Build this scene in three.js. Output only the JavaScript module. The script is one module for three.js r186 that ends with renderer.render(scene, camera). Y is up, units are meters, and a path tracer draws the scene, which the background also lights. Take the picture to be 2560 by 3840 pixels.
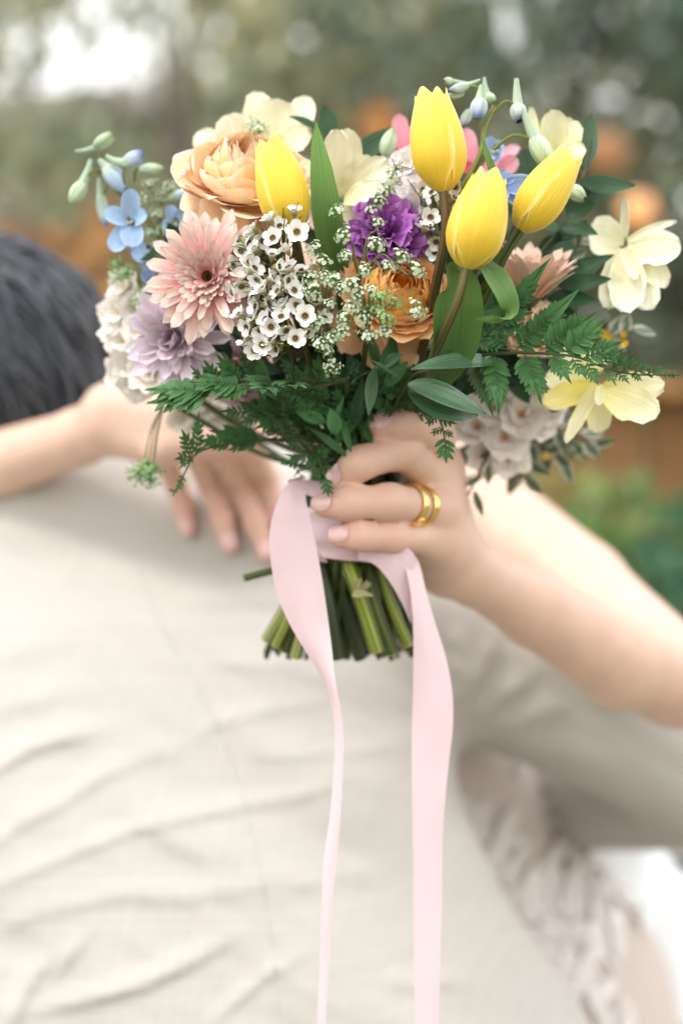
import * as THREE from 'three';
import { mergeGeometries } from 'three/addons/utils/BufferGeometryUtils.js';
import { RoundedBoxGeometry } from 'three/addons/geometries/RoundedBoxGeometry.js';

// ---------------------------------------------------------------- camera, sky, sun, exposure
const W = 2560, H = 3840;                       // the photograph's own grid, used to take bearings
const S = 0.512 / 0.75 / H;                     // metres per photograph pixel at one metre
const EYE = 1.4;
const scene = new THREE.Scene();
const camera = new THREE.PerspectiveCamera(2 * Math.atan(S * H / 2) * 180 / Math.PI, W / H, 0.05, 200);
camera.position.set(0, EYE, 0);
camera.lookAt(0, EYE, -1);
camera.focus = 0.695;
camera.userData.fStop = 2.9;
const renderer = new THREE.WebGLRenderer({ antialias: true });
renderer.setSize(682, 1024);
renderer.toneMapping = THREE.LinearToneMapping;
renderer.toneMappingExposure = 2.25;
renderer.shadowMap.enabled = true;

// deterministic random numbers and smooth noise
let seedState = 7;
const seed = (n) => { seedState = n >>> 0; };
const rnd = () => { seedState = (seedState + 0x6D2B79F5) >>> 0; let t = seedState; t = Math.imul(t ^ (t >>> 15), t | 1); t ^= t + Math.imul(t ^ (t >>> 7), t | 61); return ((t ^ (t >>> 14)) >>> 0) / 4294967296; };
const rr = (a, b) => a + (b - a) * rnd();
const lerp = (a, b, t) => a + (b - a) * t;
const clamp = (x, a = 0, b = 1) => Math.max(a, Math.min(b, x));
const smooth = (a, b, x) => { const t = clamp((x - a) / (b - a)); return t * t * (3 - 2 * t); };
function hash3(x, y, z) { let h = Math.imul(x, 374761393) ^ Math.imul(y, 668265263) ^ Math.imul(z, 2147483647 ^ 0x5bd1e995); h = Math.imul(h ^ (h >>> 13), 1274126177); return ((h ^ (h >>> 16)) >>> 0) / 4294967296; }
function noise(x, y = 0, z = 0) {
  const X = Math.floor(x), Y = Math.floor(y), Z = Math.floor(z), u = x - X, v = y - Y, w = z - Z;
  const f = (t) => t * t * (3 - 2 * t), a = f(u), b = f(v), c = f(w);
  const l = (i, j, k) => hash3(X + i, Y + j, Z + k);
  return lerp(lerp(lerp(l(0, 0, 0), l(1, 0, 0), a), lerp(l(0, 1, 0), l(1, 1, 0), a), b), lerp(lerp(l(0, 0, 1), l(1, 0, 1), a), lerp(l(0, 1, 1), l(1, 1, 1), a), b), c) * 2 - 1;
}
const fbm = (x, y, z, n = 3) => { let s = 0, a = 0.5; for (let i = 0; i < n; i++) { s += a * noise(x, y, z); x *= 2.03; y *= 2.03; z *= 2.03; a *= 0.5; } return s; };
const V = (x, y, z) => new THREE.Vector3(x, y, z);
// a point seen at photograph pixel (px, py), d metres in front of the camera plane
const P = (px, py, d) => V((px - W / 2) * S * d, EYE + (H / 2 - py) * S * d, -d);

{ // bright, thinly overcast sky
  const w = 256, h = 128, data = new Float32Array(w * h * 4);
  for (let j = 0; j < h; j++) for (let i = 0; i < w; i++) {
    const el = (j + 0.5) / h * Math.PI - Math.PI / 2, az = i / w * Math.PI * 2;
    const e = Math.max(0, el / (Math.PI / 2));
    const c = fbm(Math.cos(az) * Math.cos(el) * 2.2 + 5, Math.sin(el) * 3 + 9, Math.sin(az) * Math.cos(el) * 2.2 + 3, 4);
    const b = (1.02 - 0.16 * e) * (1 + 0.16 * c);
    const k = (j * w + i) * 4;
    data[k] = b * lerp(1.0, 0.93, e); data[k + 1] = b * lerp(0.995, 0.97, e); data[k + 2] = b * lerp(0.97, 1.06, e); data[k + 3] = 1;
  }
  const sky = new THREE.DataTexture(data, w, h, THREE.RGBAFormat, THREE.FloatType);
  sky.mapping = THREE.EquirectangularReflectionMapping; sky.magFilter = THREE.LinearFilter; sky.minFilter = THREE.LinearFilter; sky.needsUpdate = true;
  scene.background = sky; scene.environment = sky;
  scene.backgroundIntensity = 1.0; scene.environmentIntensity = 1.0;
}
const sun = new THREE.DirectionalLight(new THREE.Color().setRGB(1, 0.965, 0.91), 1.0);
sun.position.set(-1.9, 5.0, 0.5); sun.target.position.set(0, 1.3, -0.9); sun.shadow.radius = 24;
sun.castShadow = true; sun.shadow.mapSize.set(2048, 2048);
Object.assign(sun.shadow.camera, { left: -4, right: 4, top: 4, bottom: -4, near: 0.1, far: 20 });
scene.add(sun, sun.target);

// ---------------------------------------------------------------- naming helpers
const taken = {};
function numbered(name) { const n = taken[name] = (taken[name] ?? -1) + 1; return n ? `${name}_${String(n).padStart(3, '0')}` : name; }
function tag(o, label, category, group, kind) {
  o.name = numbered(o.name); o.userData.label = label; if (category) o.userData.category = category;
  if (group) o.userData.group = group; if (kind) o.userData.kind = kind;
  scene.add(o); return o;
}
function mesh(name, geometry, material, parent) {
  const m = new THREE.Mesh(geometry, material); m.name = name; m.castShadow = m.receiveShadow = true;
  if (parent) parent.add(m); return m;
}
function group(name, position) { const g = new THREE.Group(); g.name = name; if (position) g.position.copy(position); return g; }
const C = (r, g, b) => new THREE.Color().setRGB(r, g, b);
const mat = (r, g, b, o = {}) => new THREE.MeshPhysicalMaterial({ color: C(r, g, b), roughness: 0.7, side: THREE.DoubleSide, ...o });

// ---------------------------------------------------------------- geometry helpers
function paint(g, f) { // vertex colours from a function of position
  const p = g.attributes.position, c = new Float32Array(p.count * 3);
  for (let i = 0; i < p.count; i++) { const k = f(p.getX(i), p.getY(i), p.getZ(i), i); c[3 * i] = k[0]; c[3 * i + 1] = k[1]; c[3 * i + 2] = k[2]; }
  g.setAttribute('color', new THREE.BufferAttribute(c, 3)); return g;
}
function tube(points, r0, r1 = r0, seg = 14, rad = 7, cap = true) { // tapered tube with closed ends along a smooth curve
  const curve = new THREE.CatmullRomCurve3(points, false, 'centripetal'), fr = curve.computeFrenetFrames(seg, false);
  const pos = [], nor = [], uv = [], idx = [], len = curve.getLength();
  for (let i = 0; i <= seg; i++) {
    const t = i / seg, p = curve.getPointAt(t), r = typeof r0 === 'function' ? r0(t) : lerp(r0, r1, t), n = fr.normals[i], b = fr.binormals[i];
    for (let j = 0; j <= rad; j++) {
      const a = j / rad * Math.PI * 2, c = Math.cos(a), s = Math.sin(a), x = n.x * c + b.x * s, y = n.y * c + b.y * s, z = n.z * c + b.z * s;
      pos.push(p.x + x * r, p.y + y * r, p.z + z * r); nor.push(x, y, z); uv.push(j / rad, t * len * 10);
      if (i < seg && j < rad) { const k = i * (rad + 1) + j; idx.push(k, k + 1, k + rad + 1, k + 1, k + rad + 2, k + rad + 1); }
    }
  }
  if (cap) for (const e of [0, 1]) {
    const p = curve.getPointAt(e), t = curve.getTangentAt(e).multiplyScalar(e ? 1 : -1), c = pos.length / 3, s0 = e ? seg * (rad + 1) : 0;
    pos.push(p.x, p.y, p.z); nor.push(t.x, t.y, t.z); uv.push(0.5, 0);
    for (let j = 0; j <= rad; j++) { const k = (s0 + j) * 3; pos.push(pos[k], pos[k + 1], pos[k + 2]); nor.push(t.x, t.y, t.z); uv.push(j / rad, 0); }
    for (let j = 0; j < rad; j++) e ? idx.push(c, c + 1 + j, c + 2 + j) : idx.push(c, c + 2 + j, c + 1 + j);
  }
  const g = new THREE.BufferGeometry();
  g.setAttribute('position', new THREE.Float32BufferAttribute(pos, 3)); g.setAttribute('normal', new THREE.Float32BufferAttribute(nor, 3)); g.setAttribute('uv', new THREE.Float32BufferAttribute(uv, 2));
  g.setIndex(idx); return g;
}
// a sheet from rows of points (each row from one edge to the other)
function sheet(rows, colour) {
  const n = rows.length, m = rows[0].length, pos = [], uv = [], col = [], idx = [];
  for (let i = 0; i < n; i++) for (let j = 0; j < m; j++) {
    const p = rows[i][j]; pos.push(p.x, p.y, p.z); uv.push(j / (m - 1), i / (n - 1));
    if (colour) col.push(...colour(i / (n - 1), j / (m - 1) * 2 - 1));
    if (i < n - 1 && j < m - 1) { const k = i * m + j; idx.push(k, k + 1, k + m, k + 1, k + m + 1, k + m); }
  }
  const g = new THREE.BufferGeometry();
  g.setAttribute('position', new THREE.Float32BufferAttribute(pos, 3)); g.setAttribute('uv', new THREE.Float32BufferAttribute(uv, 2));
  if (colour) g.setAttribute('color', new THREE.Float32BufferAttribute(col, 3));
  g.setIndex(idx); g.computeVertexNormals(); return g;
}
/* A petal or leaf: grows from the origin along +Y, its upper face towards -Z; positive bends lean it to +Z.
   L length, W half width, w(t) outline, cup(t) half angle of the cross-section, lean start angle, bend, p where the bend sits, ruf ruffle */
function petal(o) {
  const { L, W: hw, nu = 8, nv = 6, lean = 0, bend = 0, p = 1.5, ruf = 0, rufF = 3, fold = 0, twist = 0, notch = 0 } = o;
  const w = o.w ?? ((t) => Math.pow(Math.sin(Math.PI * Math.pow(clamp(t, 0.0, 1), 0.75)), 0.6)), cup = o.cup ?? (() => 0.5), ph = o.ph ?? rnd() * 50;
  const rows = []; let y = 0, z = 0;
  for (let i = 0; i <= nu; i++) {
    const t = i / nu, a = lean + bend * Math.pow(t, p);
    if (i) { const am = lean + bend * Math.pow((i - 0.5) / nu, p); y += Math.cos(am) * L / nu; z += Math.sin(am) * L / nu; }
    const row = [], c = Math.max(0.02, Math.abs(cup(t))), sg = Math.sign(cup(t)) || 1, ww = hw * Math.max(0.015, w(t));
    for (let j = 0; j <= nv; j++) {
      const s = j / nv * 2 - 1;
      let x = ww * Math.sin(c * s) / c, q = sg * ww * (1 - Math.cos(c * s)) / c + fold * Math.abs(s) * ww;
      q += ruf * L * Math.pow(t, 2) * (noise(s * rufF + ph, t * 2, ph) * 0.7 + 0.5 * noise(s * rufF * 2.3 + ph, t * 3, ph + 9));
      const tr = -notch * L * smooth(0.6, 1, t) * Math.max(0, 1 - Math.abs(s) * 2.2);
      const cs = Math.cos(twist * t), sn = Math.sin(twist * t), x2 = x * cs - q * sn, q2 = x * sn + q * cs;
      row.push(V(x2, y + Math.sin(a) * q2 + tr * Math.cos(a), z - Math.cos(a) * q2 + tr * Math.sin(a)));
    }
    rows.push(row);
  }
  return sheet(rows, o.col);
}
function frameOf(axis, roll = 0) { // turn that carries +Y onto the axis
  return new THREE.Quaternion().setFromUnitVectors(V(0, 1, 0), axis.clone().normalize()).multiply(new THREE.Quaternion().setFromAxisAngle(V(0, 1, 0), roll));
}
// signed distances for bodies and clothes
const bone = (a, b, ra, rb = ra) => { const d = b.clone().sub(a), L2 = Math.max(1e-9, d.lengthSq()); return (x, y, z) => { const px = x - a.x, py = y - a.y, pz = z - a.z, h = clamp((px * d.x + py * d.y + pz * d.z) / L2); const qx = px - d.x * h, qy = py - d.y * h, qz = pz - d.z * h; return Math.sqrt(qx * qx + qy * qy + qz * qz) - (ra + (rb - ra) * h); }; };
const egg = (c, r, q) => { const iq = (q ?? new THREE.Quaternion()).clone().invert(), m = new THREE.Matrix4().makeRotationFromQuaternion(iq).elements, mn = Math.min(r.x, r.y, r.z); return (X, Y, Z) => { const px = X - c.x, py = Y - c.y, pz = Z - c.z; const x = (m[0] * px + m[4] * py + m[8] * pz) / r.x, y = (m[1] * px + m[5] * py + m[9] * pz) / r.y, z = (m[2] * px + m[6] * py + m[10] * pz) / r.z; const k = Math.sqrt(x * x + y * y + z * z), k2 = Math.sqrt(x * x / r.x / r.x + y * y / r.y / r.y + z * z / r.z / r.z); return k < 1e-6 ? -mn : k * (k - 1) / k2; }; };
const smin = (a, b, k) => { const h = Math.max(k - Math.abs(a - b), 0) / k; return Math.min(a, b) - h * h * k * 0.25; };
const join = (list, k) => (x, y, z) => { let d = list[0](x, y, z); for (let i = 1; i < list.length; i++) d = smin(d, list[i](x, y, z), k); return d; };
const chain = (pts, rs, k = 0.004) => join(pts.slice(1).map((p, i) => bone(pts[i], p, rs[i], rs[i + 1])), k);
function netOf(f, lo, hi, cell) { // surface nets on a grid, evaluated near the surface only
  const nx = Math.ceil((hi.x - lo.x) / cell) + 1, ny = Math.ceil((hi.y - lo.y) / cell) + 1, nz = Math.ceil((hi.z - lo.z) / cell) + 1;
  const g = new Float32Array(nx * ny * nz), B = 4, reach = B * cell * 0.87 * 1.5;
  for (let k = 0; k < nz; k += B) for (let j = 0; j < ny; j += B) for (let i = 0; i < nx; i += B) {
    const c = f(lo.x + (i + B / 2) * cell, lo.y + (j + B / 2) * cell, lo.z + (k + B / 2) * cell), far = Math.abs(c) > reach;
    for (let kk = k; kk < Math.min(k + B, nz); kk++) for (let jj = j; jj < Math.min(j + B, ny); jj++) for (let ii = i; ii < Math.min(i + B, nx); ii++)
      g[(kk * ny + jj) * nx + ii] = far ? c : f(lo.x + ii * cell, lo.y + jj * cell, lo.z + kk * cell);
  }
  const id = new Int32Array(nx * ny * nz).fill(-1), pos = [], idx = [], at = (i, j, k) => (k * ny + j) * nx + i;
  const E = [[0, 1], [2, 3], [4, 5], [6, 7], [0, 2], [1, 3], [4, 6], [5, 7], [0, 4], [1, 5], [2, 6], [3, 7]], v = new Float32Array(8);
  for (let k = 0; k < nz - 1; k++) for (let j = 0; j < ny - 1; j++) for (let i = 0; i < nx - 1; i++) {
    let neg = 0; for (let c = 0; c < 8; c++) { v[c] = g[at(i + (c & 1), j + ((c >> 1) & 1), k + (c >> 2))]; if (v[c] < 0) neg++; }
    if (neg === 0 || neg === 8) continue;
    let x = 0, y = 0, z = 0, n = 0;
    for (const [a, b] of E) if ((v[a] < 0) !== (v[b] < 0)) { const t = v[a] / (v[a] - v[b]); x += lerp(a & 1, b & 1, t); y += lerp((a >> 1) & 1, (b >> 1) & 1, t); z += lerp(a >> 2, b >> 2, t); n++; }
    id[at(i, j, k)] = pos.length / 3; pos.push(lo.x + (i + x / n) * cell, lo.y + (j + y / n) * cell, lo.z + (k + z / n) * cell);
  }
  const quad = (a, b, c, d, flip) => { if (a < 0 || b < 0 || c < 0 || d < 0) return; flip ? idx.push(a, c, b, a, d, c) : idx.push(a, b, c, a, c, d); };
  for (let k = 1; k < nz - 1; k++) for (let j = 1; j < ny - 1; j++) for (let i = 1; i < nx - 1; i++) {
    const s = g[at(i, j, k)] < 0;
    if (s !== (g[at(i + 1, j, k)] < 0)) quad(id[at(i, j - 1, k - 1)], id[at(i, j, k - 1)], id[at(i, j, k)], id[at(i, j - 1, k)], !s);
    if (s !== (g[at(i, j + 1, k)] < 0)) quad(id[at(i - 1, j, k - 1)], id[at(i - 1, j, k)], id[at(i, j, k)], id[at(i, j, k - 1)], !s);
    if (s !== (g[at(i, j, k + 1)] < 0)) quad(id[at(i - 1, j - 1, k)], id[at(i, j - 1, k)], id[at(i, j, k)], id[at(i - 1, j, k)], !s);
  }
  const N = new Float32Array(pos.length), uv = new Float32Array(pos.length / 3 * 2), e = cell * 0.6;
  for (let i = 0; i < pos.length; i += 3) {
    const [x, y, z] = [pos[i], pos[i + 1], pos[i + 2]], a = f(x + e, y, z) - f(x - e, y, z), b = f(x, y + e, z) - f(x, y - e, z), c = f(x, y, z + e) - f(x, y, z - e), l = Math.hypot(a, b, c) || 1;
    N[i] = a / l; N[i + 1] = b / l; N[i + 2] = c / l; uv[i / 3 * 2] = x + 0.5 * z; uv[i / 3 * 2 + 1] = y + 0.3 * z;
  }
  const G = new THREE.BufferGeometry();
  G.setAttribute('position', new THREE.Float32BufferAttribute(pos, 3)); G.setAttribute('normal', new THREE.BufferAttribute(N, 3)); G.setAttribute('uv', new THREE.BufferAttribute(uv, 2));
  G.setIndex(idx); return G;
}
function hit(f, px, py, d0 = 0.4, d1 = 2) { // depth at which the sight line through a pixel meets a surface
  let d = d0; for (let i = 0; i < 200; i++) { const p = P(px, py, d), s = f(p.x, p.y, p.z); if (s < 2e-4) return d; d += Math.max(4e-4, s * 0.7); if (d > d1) return null; }
  return d;
}
// textures
function dataTex(n, m, f, srgb, repeat) {
  const a = new Uint8Array(n * m * 4); for (let j = 0; j < m; j++) for (let i = 0; i < n; i++) { const c = f(i / n, j / m, i, j), k = (j * n + i) * 4; for (let q = 0; q < 3; q++) a[k + q] = clamp(Array.isArray(c) ? c[q] : c) * 255; a[k + 3] = 255; }
  const t = new THREE.DataTexture(a, n, m); t.wrapS = t.wrapT = THREE.RepeatWrapping; t.magFilter = THREE.LinearFilter; t.minFilter = THREE.LinearMipmapLinearFilter; t.generateMipmaps = true; if (srgb) t.colorSpace = THREE.SRGBColorSpace; if (repeat) t.repeat.set(...repeat); t.needsUpdate = true; return t;
}
seed(11);
const threadA = Array.from({ length: 256 }, () => rnd()), threadB = Array.from({ length: 256 }, () => rnd());
const linenTex = dataTex(512, 512, (u, v, i, j) => { // plain linen weave with slubs
  const a = i >> 1, b = j >> 1, over = (a + b) & 1, slub = over ? threadA[a] * 0.6 + 0.4 * (noise(a * 7.1, b * 0.09) * 0.5 + 0.5) : threadB[b] * 0.6 + 0.4 * (noise(b * 5.3, a * 0.09) * 0.5 + 0.5);
  const k = 0.92 + 0.08 * slub; return [k, k * 0.99, k * 0.975];
}, true, [6, 6]);
const linenBump = dataTex(256, 256, (u, v, i, j) => ((i >> 1) + (j >> 1)) & 1 ? 0.35 + 0.5 * threadA[i >> 1] : 0.25 + 0.5 * threadB[j >> 1], false, [12, 12]);
const veinTex = dataTex(256, 64, (u, v) => 0.5 + 0.35 * noise(u * 34, v * 1.5, 3) + 0.2 * noise(u * 80, v * 3, 8), false);
const grainTex = dataTex(256, 256, (u, v) => 0.5 + 0.5 * fbm(u * 40, v * 40, 2, 4), false);
const woodTex = dataTex(256, 256, (u, v) => { const k = 0.7 + 0.3 * noise(u * 40, v * 2.5, 1) + 0.15 * noise(u * 120, v * 6, 5); return [k, k * 0.93, k * 0.85]; }, true);
// ---------------------------------------------------------------- the setting
const box = (x0, x1, y0, y1, z0, z1, r = 0.01) => { const g = new RoundedBoxGeometry(x1 - x0, y1 - y0, z1 - z0, 2, Math.min(r, (x1 - x0) / 3, (y1 - y0) / 3, (z1 - z0) / 3)); g.translate((x0 + x1) / 2, (y0 + y1) / 2, (z0 + z1) / 2); return g; };
{
  const g = new THREE.PlaneGeometry(140, 140, 60, 60); g.rotateX(-Math.PI / 2);
  const p = g.attributes.position; for (let i = 0; i < p.count; i++) p.setY(i, Math.hypot(p.getX(i), p.getZ(i)) > 7 ? 0.06 * fbm(p.getX(i) * 0.2, 0, p.getZ(i) * 0.2) - 0.02 : 0);
  g.computeVertexNormals(); paint(g, (x, y, z) => { const k = 0.9 + 0.5 * fbm(x * 0.7, 3, z * 0.7, 4); return [0.17 * k, 0.165 * k, 0.11 * k]; });
  const o = mesh('ground', g, new THREE.MeshStandardMaterial({ vertexColors: true, roughness: 1 })); tag(o, 'short green lawn under the couple and the trees', undefined, undefined, 'structure');
}
// leaves of far trees and shrubs: bent quads, merged per crown
function crown(n, shape, size, col, s) {
  seed(s); const pos = [], cl = [], idx = [];
  for (let i = 0; i < n; i++) {
    const c = shape(), L = size * rr(0.6, 1.3), q = new THREE.Quaternion().setFromEuler(new THREE.Euler(rr(-1.4, 1.4), rr(0, 6.3), rr(-1, 1)));
    const k = rr(0.6, 1.35), warm = rr(-0.15, 0.2), b = pos.length / 3, pts = [V(0, 0, 0), V(-0.3 * L, 0.5 * L, 0.08 * L), V(0.3 * L, 0.5 * L, 0.08 * L), V(0, L, -0.05 * L)];
    for (const v of pts) { v.applyQuaternion(q).add(c); pos.push(v.x, v.y, v.z); cl.push(col[0] * k * (1 + warm), col[1] * k, col[2] * k * (1 - warm)); }
    idx.push(b, b + 1, b + 2, b + 1, b + 3, b + 2);
  }
  const g = new THREE.BufferGeometry(); g.setAttribute('position', new THREE.Float32BufferAttribute(pos, 3)); g.setAttribute('color', new THREE.Float32BufferAttribute(cl, 3)); g.setIndex(idx); g.computeVertexNormals(); return g;
}
const foliageMat = new THREE.MeshPhysicalMaterial({ vertexColors: true, roughness: 0.85, transmission: 0.4, thickness: 0, side: THREE.DoubleSide });
const barkMat = mat(0.16, 0.125, 0.1, { roughness: 0.95, bumpMap: grainTex, bumpScale: 0.01 });
function tree(name, label, at, trunkR, height, blobs, n, size, col, s) {
  seed(s); const o = group(name, at), limbs = [];
  limbs.push(tube([V(0, -0.05, 0), V(rr(-0.1, 0.1), height * 0.35, rr(-0.1, 0.1)), V(rr(-0.2, 0.2), height * 0.7, 0), V(rr(-0.2, 0.2), height, 0)], trunkR, trunkR * 0.35, 12, 10));
  const trunk = mesh('trunk', limbs[0], barkMat, o);
  for (const [x, y, z] of blobs.slice(0, 7)) mesh('limb', tube([V(0, height * rr(0.3, 0.5), 0), V(x * 0.45, lerp(height * 0.5, y, 0.4), z * 0.45), V(x, y, z)], trunkR * 0.38, trunkR * 0.1, 8, 6), barkMat, trunk);
  const sum = blobs.reduce((a, b) => a + b[3] * b[3] * b[3], 0);
  const pick = () => { let k = rnd() * sum; for (const b of blobs) { k -= b[3] ** 3; if (k <= 0) return b; } return blobs[0]; };
  const shape = () => { const b = pick(); let v; do v = V(rr(-1, 1), rr(-1, 1), rr(-1, 1)); while (v.lengthSq() > 1); v.multiplyScalar(b[3] * (0.75 + 0.35 * Math.abs(noise(v.x * 4 + b[0], v.y * 4, v.z * 4)))); v.y *= 0.8; return v.add(V(b[0], b[1], b[2])); };
  const cr = mesh('crown', crown(n, shape, size, col, s + 1), foliageMat, o); cr.userData.kind = 'stuff';
  return tag(o, label, 'tree', 'trees behind the couple');
}
const blobsOf = (s, n, rx, y0, y1, rz, r0, r1) => { seed(s); return Array.from({ length: n }, () => [rr(-rx, rx), rr(y0, y1), rr(-rz, rz), rr(r0, r1)]); };
const at = (px, d) => V((px - 1280) * S * d, 0, -d);
tree('park_tree', 'spreading olive green tree with a dark trunk beside the pale house', at(735, 7.2), 0.11, 3.6, blobsOf(1, 16, 1.7, 2.3, 4.6, 1.0, 0.45, 0.8), 3900, 0.15, [0.36, 0.38, 0.24], 21);
tree('park_tree', 'tall grey green tree standing behind the yellow tulips', at(1750, 8.6), 0.13, 4.4, blobsOf(2, 20, 2.0, 1.7, 5.4, 1.0, 0.5, 0.9), 5600, 0.16, [0.32, 0.375, 0.245], 31);
tree('park_tree', 'dense dark green tree rising beyond the wooden stall', at(2750, 7.0), 0.14, 4.2, blobsOf(3, 20, 1.7, 1.3, 5.0, 1.0, 0.5, 0.9), 6400, 0.15, [0.135, 0.19, 0.125], 41);
tree('park_tree', 'pale distant tree beyond the grey green one', at(1250, 13), 0.15, 6, blobsOf(4, 18, 2.4, 2.2, 6.8, 1, 0.7, 1.2), 4800, 0.22, [0.42, 0.44, 0.31], 51);
tree('park_tree', 'thin leaved light green tree in front of the pale house', at(150, 9.5), 0.07, 5.2, blobsOf(6, 14, 1.5, 3.6, 6.0, 0.8, 0.35, 0.6), 1500, 0.17, [0.32, 0.34, 0.2], 66);
{ // pale house with a sloping eave
  const c = at(40, 13), o = group('garden_house', c), wall = mat(0.5, 0.45, 0.38, { roughness: 0.9 }), x0 = -4.5, x1 = 1.15;
  mesh('wall', box(x0, x1, 0, 4.5, -4, 0), wall, o);
  const sh = new THREE.Shape([new THREE.Vector2(-5.2, 4.2), new THREE.Vector2(1.6, 4.75), new THREE.Vector2(1.6, 4.98), new THREE.Vector2(-5.2, 4.43)]);
  const rg = new THREE.ExtrudeGeometry(sh, { depth: 5, bevelEnabled: true, bevelSize: 0.02, bevelThickness: 0.02, bevelSegments: 1 }); rg.translate(0, 0.0, -4.4);
  mesh('roof', rg, mat(0.36, 0.33, 0.31, { roughness: 0.9 }), o);
  for (const x of [-3.1, -1.35, 0.25]) {
    const w = mesh('window', box(x - 0.42, x + 0.42, 2.3, 3.5, -0.03, 0.02), mat(0.2, 0.23, 0.28, { roughness: 0.15, clearcoat: 1 }), o);
    mesh('frame', mergeGeometries([box(x - 0.48, x + 0.48, 3.5, 3.58, -0.02, 0.05), box(x - 0.48, x + 0.48, 2.22, 2.3, -0.02, 0.05), box(x - 0.48, x - 0.42, 2.3, 3.5, -0.02, 0.05), box(x + 0.42, x + 0.48, 2.3, 3.5, -0.02, 0.05), box(x - 0.02, x + 0.02, 2.3, 3.5, -0.01, 0.04)]), mat(0.75, 0.73, 0.68), w);
  }
  tag(o, 'pale cream house with a sloping tan roof behind the dark haired man', 'house');
}
const plankMats = [[0.52, 0.30, 0.11], [0.58, 0.34, 0.13], [0.46, 0.26, 0.10], [0.55, 0.32, 0.14]].map((c) => mat(...c, { map: woodTex, roughness: 0.75 }));
{ // honey coloured board fence on the left
  const o = group('board_fence', at(-620, 3.7)); o.rotation.y = 0.18; seed(71);
  for (let i = 0; i < 7; i++) mesh('plank', box(-1.2, 0.72, 1.12 + i * 0.145, 1.255 + i * 0.145, -0.025, 0.0 + rr(0, 0.006)), plankMats[i % 4], o);
  for (let i = 0; i < 7; i++) mesh('plank', box(-1.2, 0.72, 0.1 + i * 0.145, 0.235 + i * 0.145, -0.025, 0.0 + rr(0, 0.006)), plankMats[(i + 2) % 4], o);
  for (const x of [-1.1, -0.2, 0.66]) mesh('post', box(x - 0.05, x + 0.05, 0, 2.2, -0.13, -0.027), plankMats[2], o);
  tag(o, 'honey brown board fence beyond the dark haired man', 'fence');
}
{ // brown stall of upright boards on the right
  const o = group('wooden_stall', at(2620, 4.3)); o.rotation.y = -0.15; seed(72);
  for (let i = 0; i < 10; i++) mesh('plank', box(-0.44 + i * 0.15, -0.30 + i * 0.15, 0.02, 1.72, -0.025, rr(0, 0.008)), plankMats[(i * 3) % 4], o);
  mesh('counter', box(-0.52, 1.2, 1.722, 1.775, -0.35, 0.12), plankMats[1], o);
  for (const x of [-0.4, 1.02]) mesh('post', box(x - 0.05, x + 0.05, 0, 1.70, -0.14, -0.027), plankMats[2], o);
  tag(o, 'brown upright board stall standing behind the pale yellow flowers', 'stall');
}
function shrub(label, c, r, n, size, col, s, hgt = 1) {
  seed(s); const o = group('garden_shrub', V(c.x, 0, c.z)); const top = c.y;
  for (let i = 0; i < 6; i++) mesh('stem', tube([V(rr(-0.06, 0.06), -0.02, rr(-0.06, 0.06)), V(rr(-r, r) * 0.4, top * 0.5, rr(-r, r) * 0.4), V(rr(-r, r) * 0.8, top * rr(0.8, 1), rr(-r, r) * 0.7)], 0.012, 0.005, 8, 5), barkMat, o);
  const shape = () => { let v; do v = V(rr(-1, 1), rr(-1, 1), rr(-1, 1)); while (v.lengthSq() > 1 || rnd() < 0.3 - v.lengthSq() * 0.3); return V(v.x * r * (1 + 0.3 * noise(v.y * 3, v.z * 3)), top * 0.55 + v.y * top * 0.5 * hgt, v.z * r); };
  const f = mesh('foliage', crown(n, shape, size, col, s + 1), foliageMat, o); f.userData.kind = 'stuff';
  tag(o, label, 'shrub', 'shrubs behind the couple');
}
{ // clipped hedge closing the garden
  seed(77); const o = group('garden_hedge', V(1.6, 0, -11.2)), hw = 5.6, hh = 3.3;
  for (let i = 0; i < 9; i++) mesh('stem', tube([V(-4.8 + i * 1.2, -0.05, 0), V(-4.8 + i * 1.2 + rr(-0.1, 0.1), 1.2, rr(-0.1, 0.1)), V(-4.8 + i * 1.2 + rr(-0.3, 0.3), 2.9, rr(-0.2, 0.2))], 0.06, 0.02, 8, 6), barkMat, o);
  const f = mesh('foliage', crown(9000, () => V(rr(-hw, hw), rr(0, hh + 0.3 * noise(rr(-9, 9))), rr(-0.5, 0.5)), 0.22, [0.23, 0.27, 0.18], 78), foliageMat, o); f.userData.kind = 'stuff';
  tag(o, 'long soft green hedge behind all the trees', 'hedge');
}
const topAt = (px, py, d) => P(px, py, d);
shrub('leafy bright green shrub in front of the brown stall', topAt(2330, 1930, 3.3), 0.42, 2600, 0.07, [0.13, 0.25, 0.055], 81);
shrub('blue green shrub at the stall\'s far corner', topAt(2860, 1900, 3.0), 0.4, 2400, 0.08, [0.07, 0.2, 0.1], 83);
shrub('yellow green grass clump beside the bride\'s bare arm', topAt(2080, 1830, 3.8), 0.3, 1500, 0.08, [0.28, 0.25, 0.06], 85);
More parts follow.
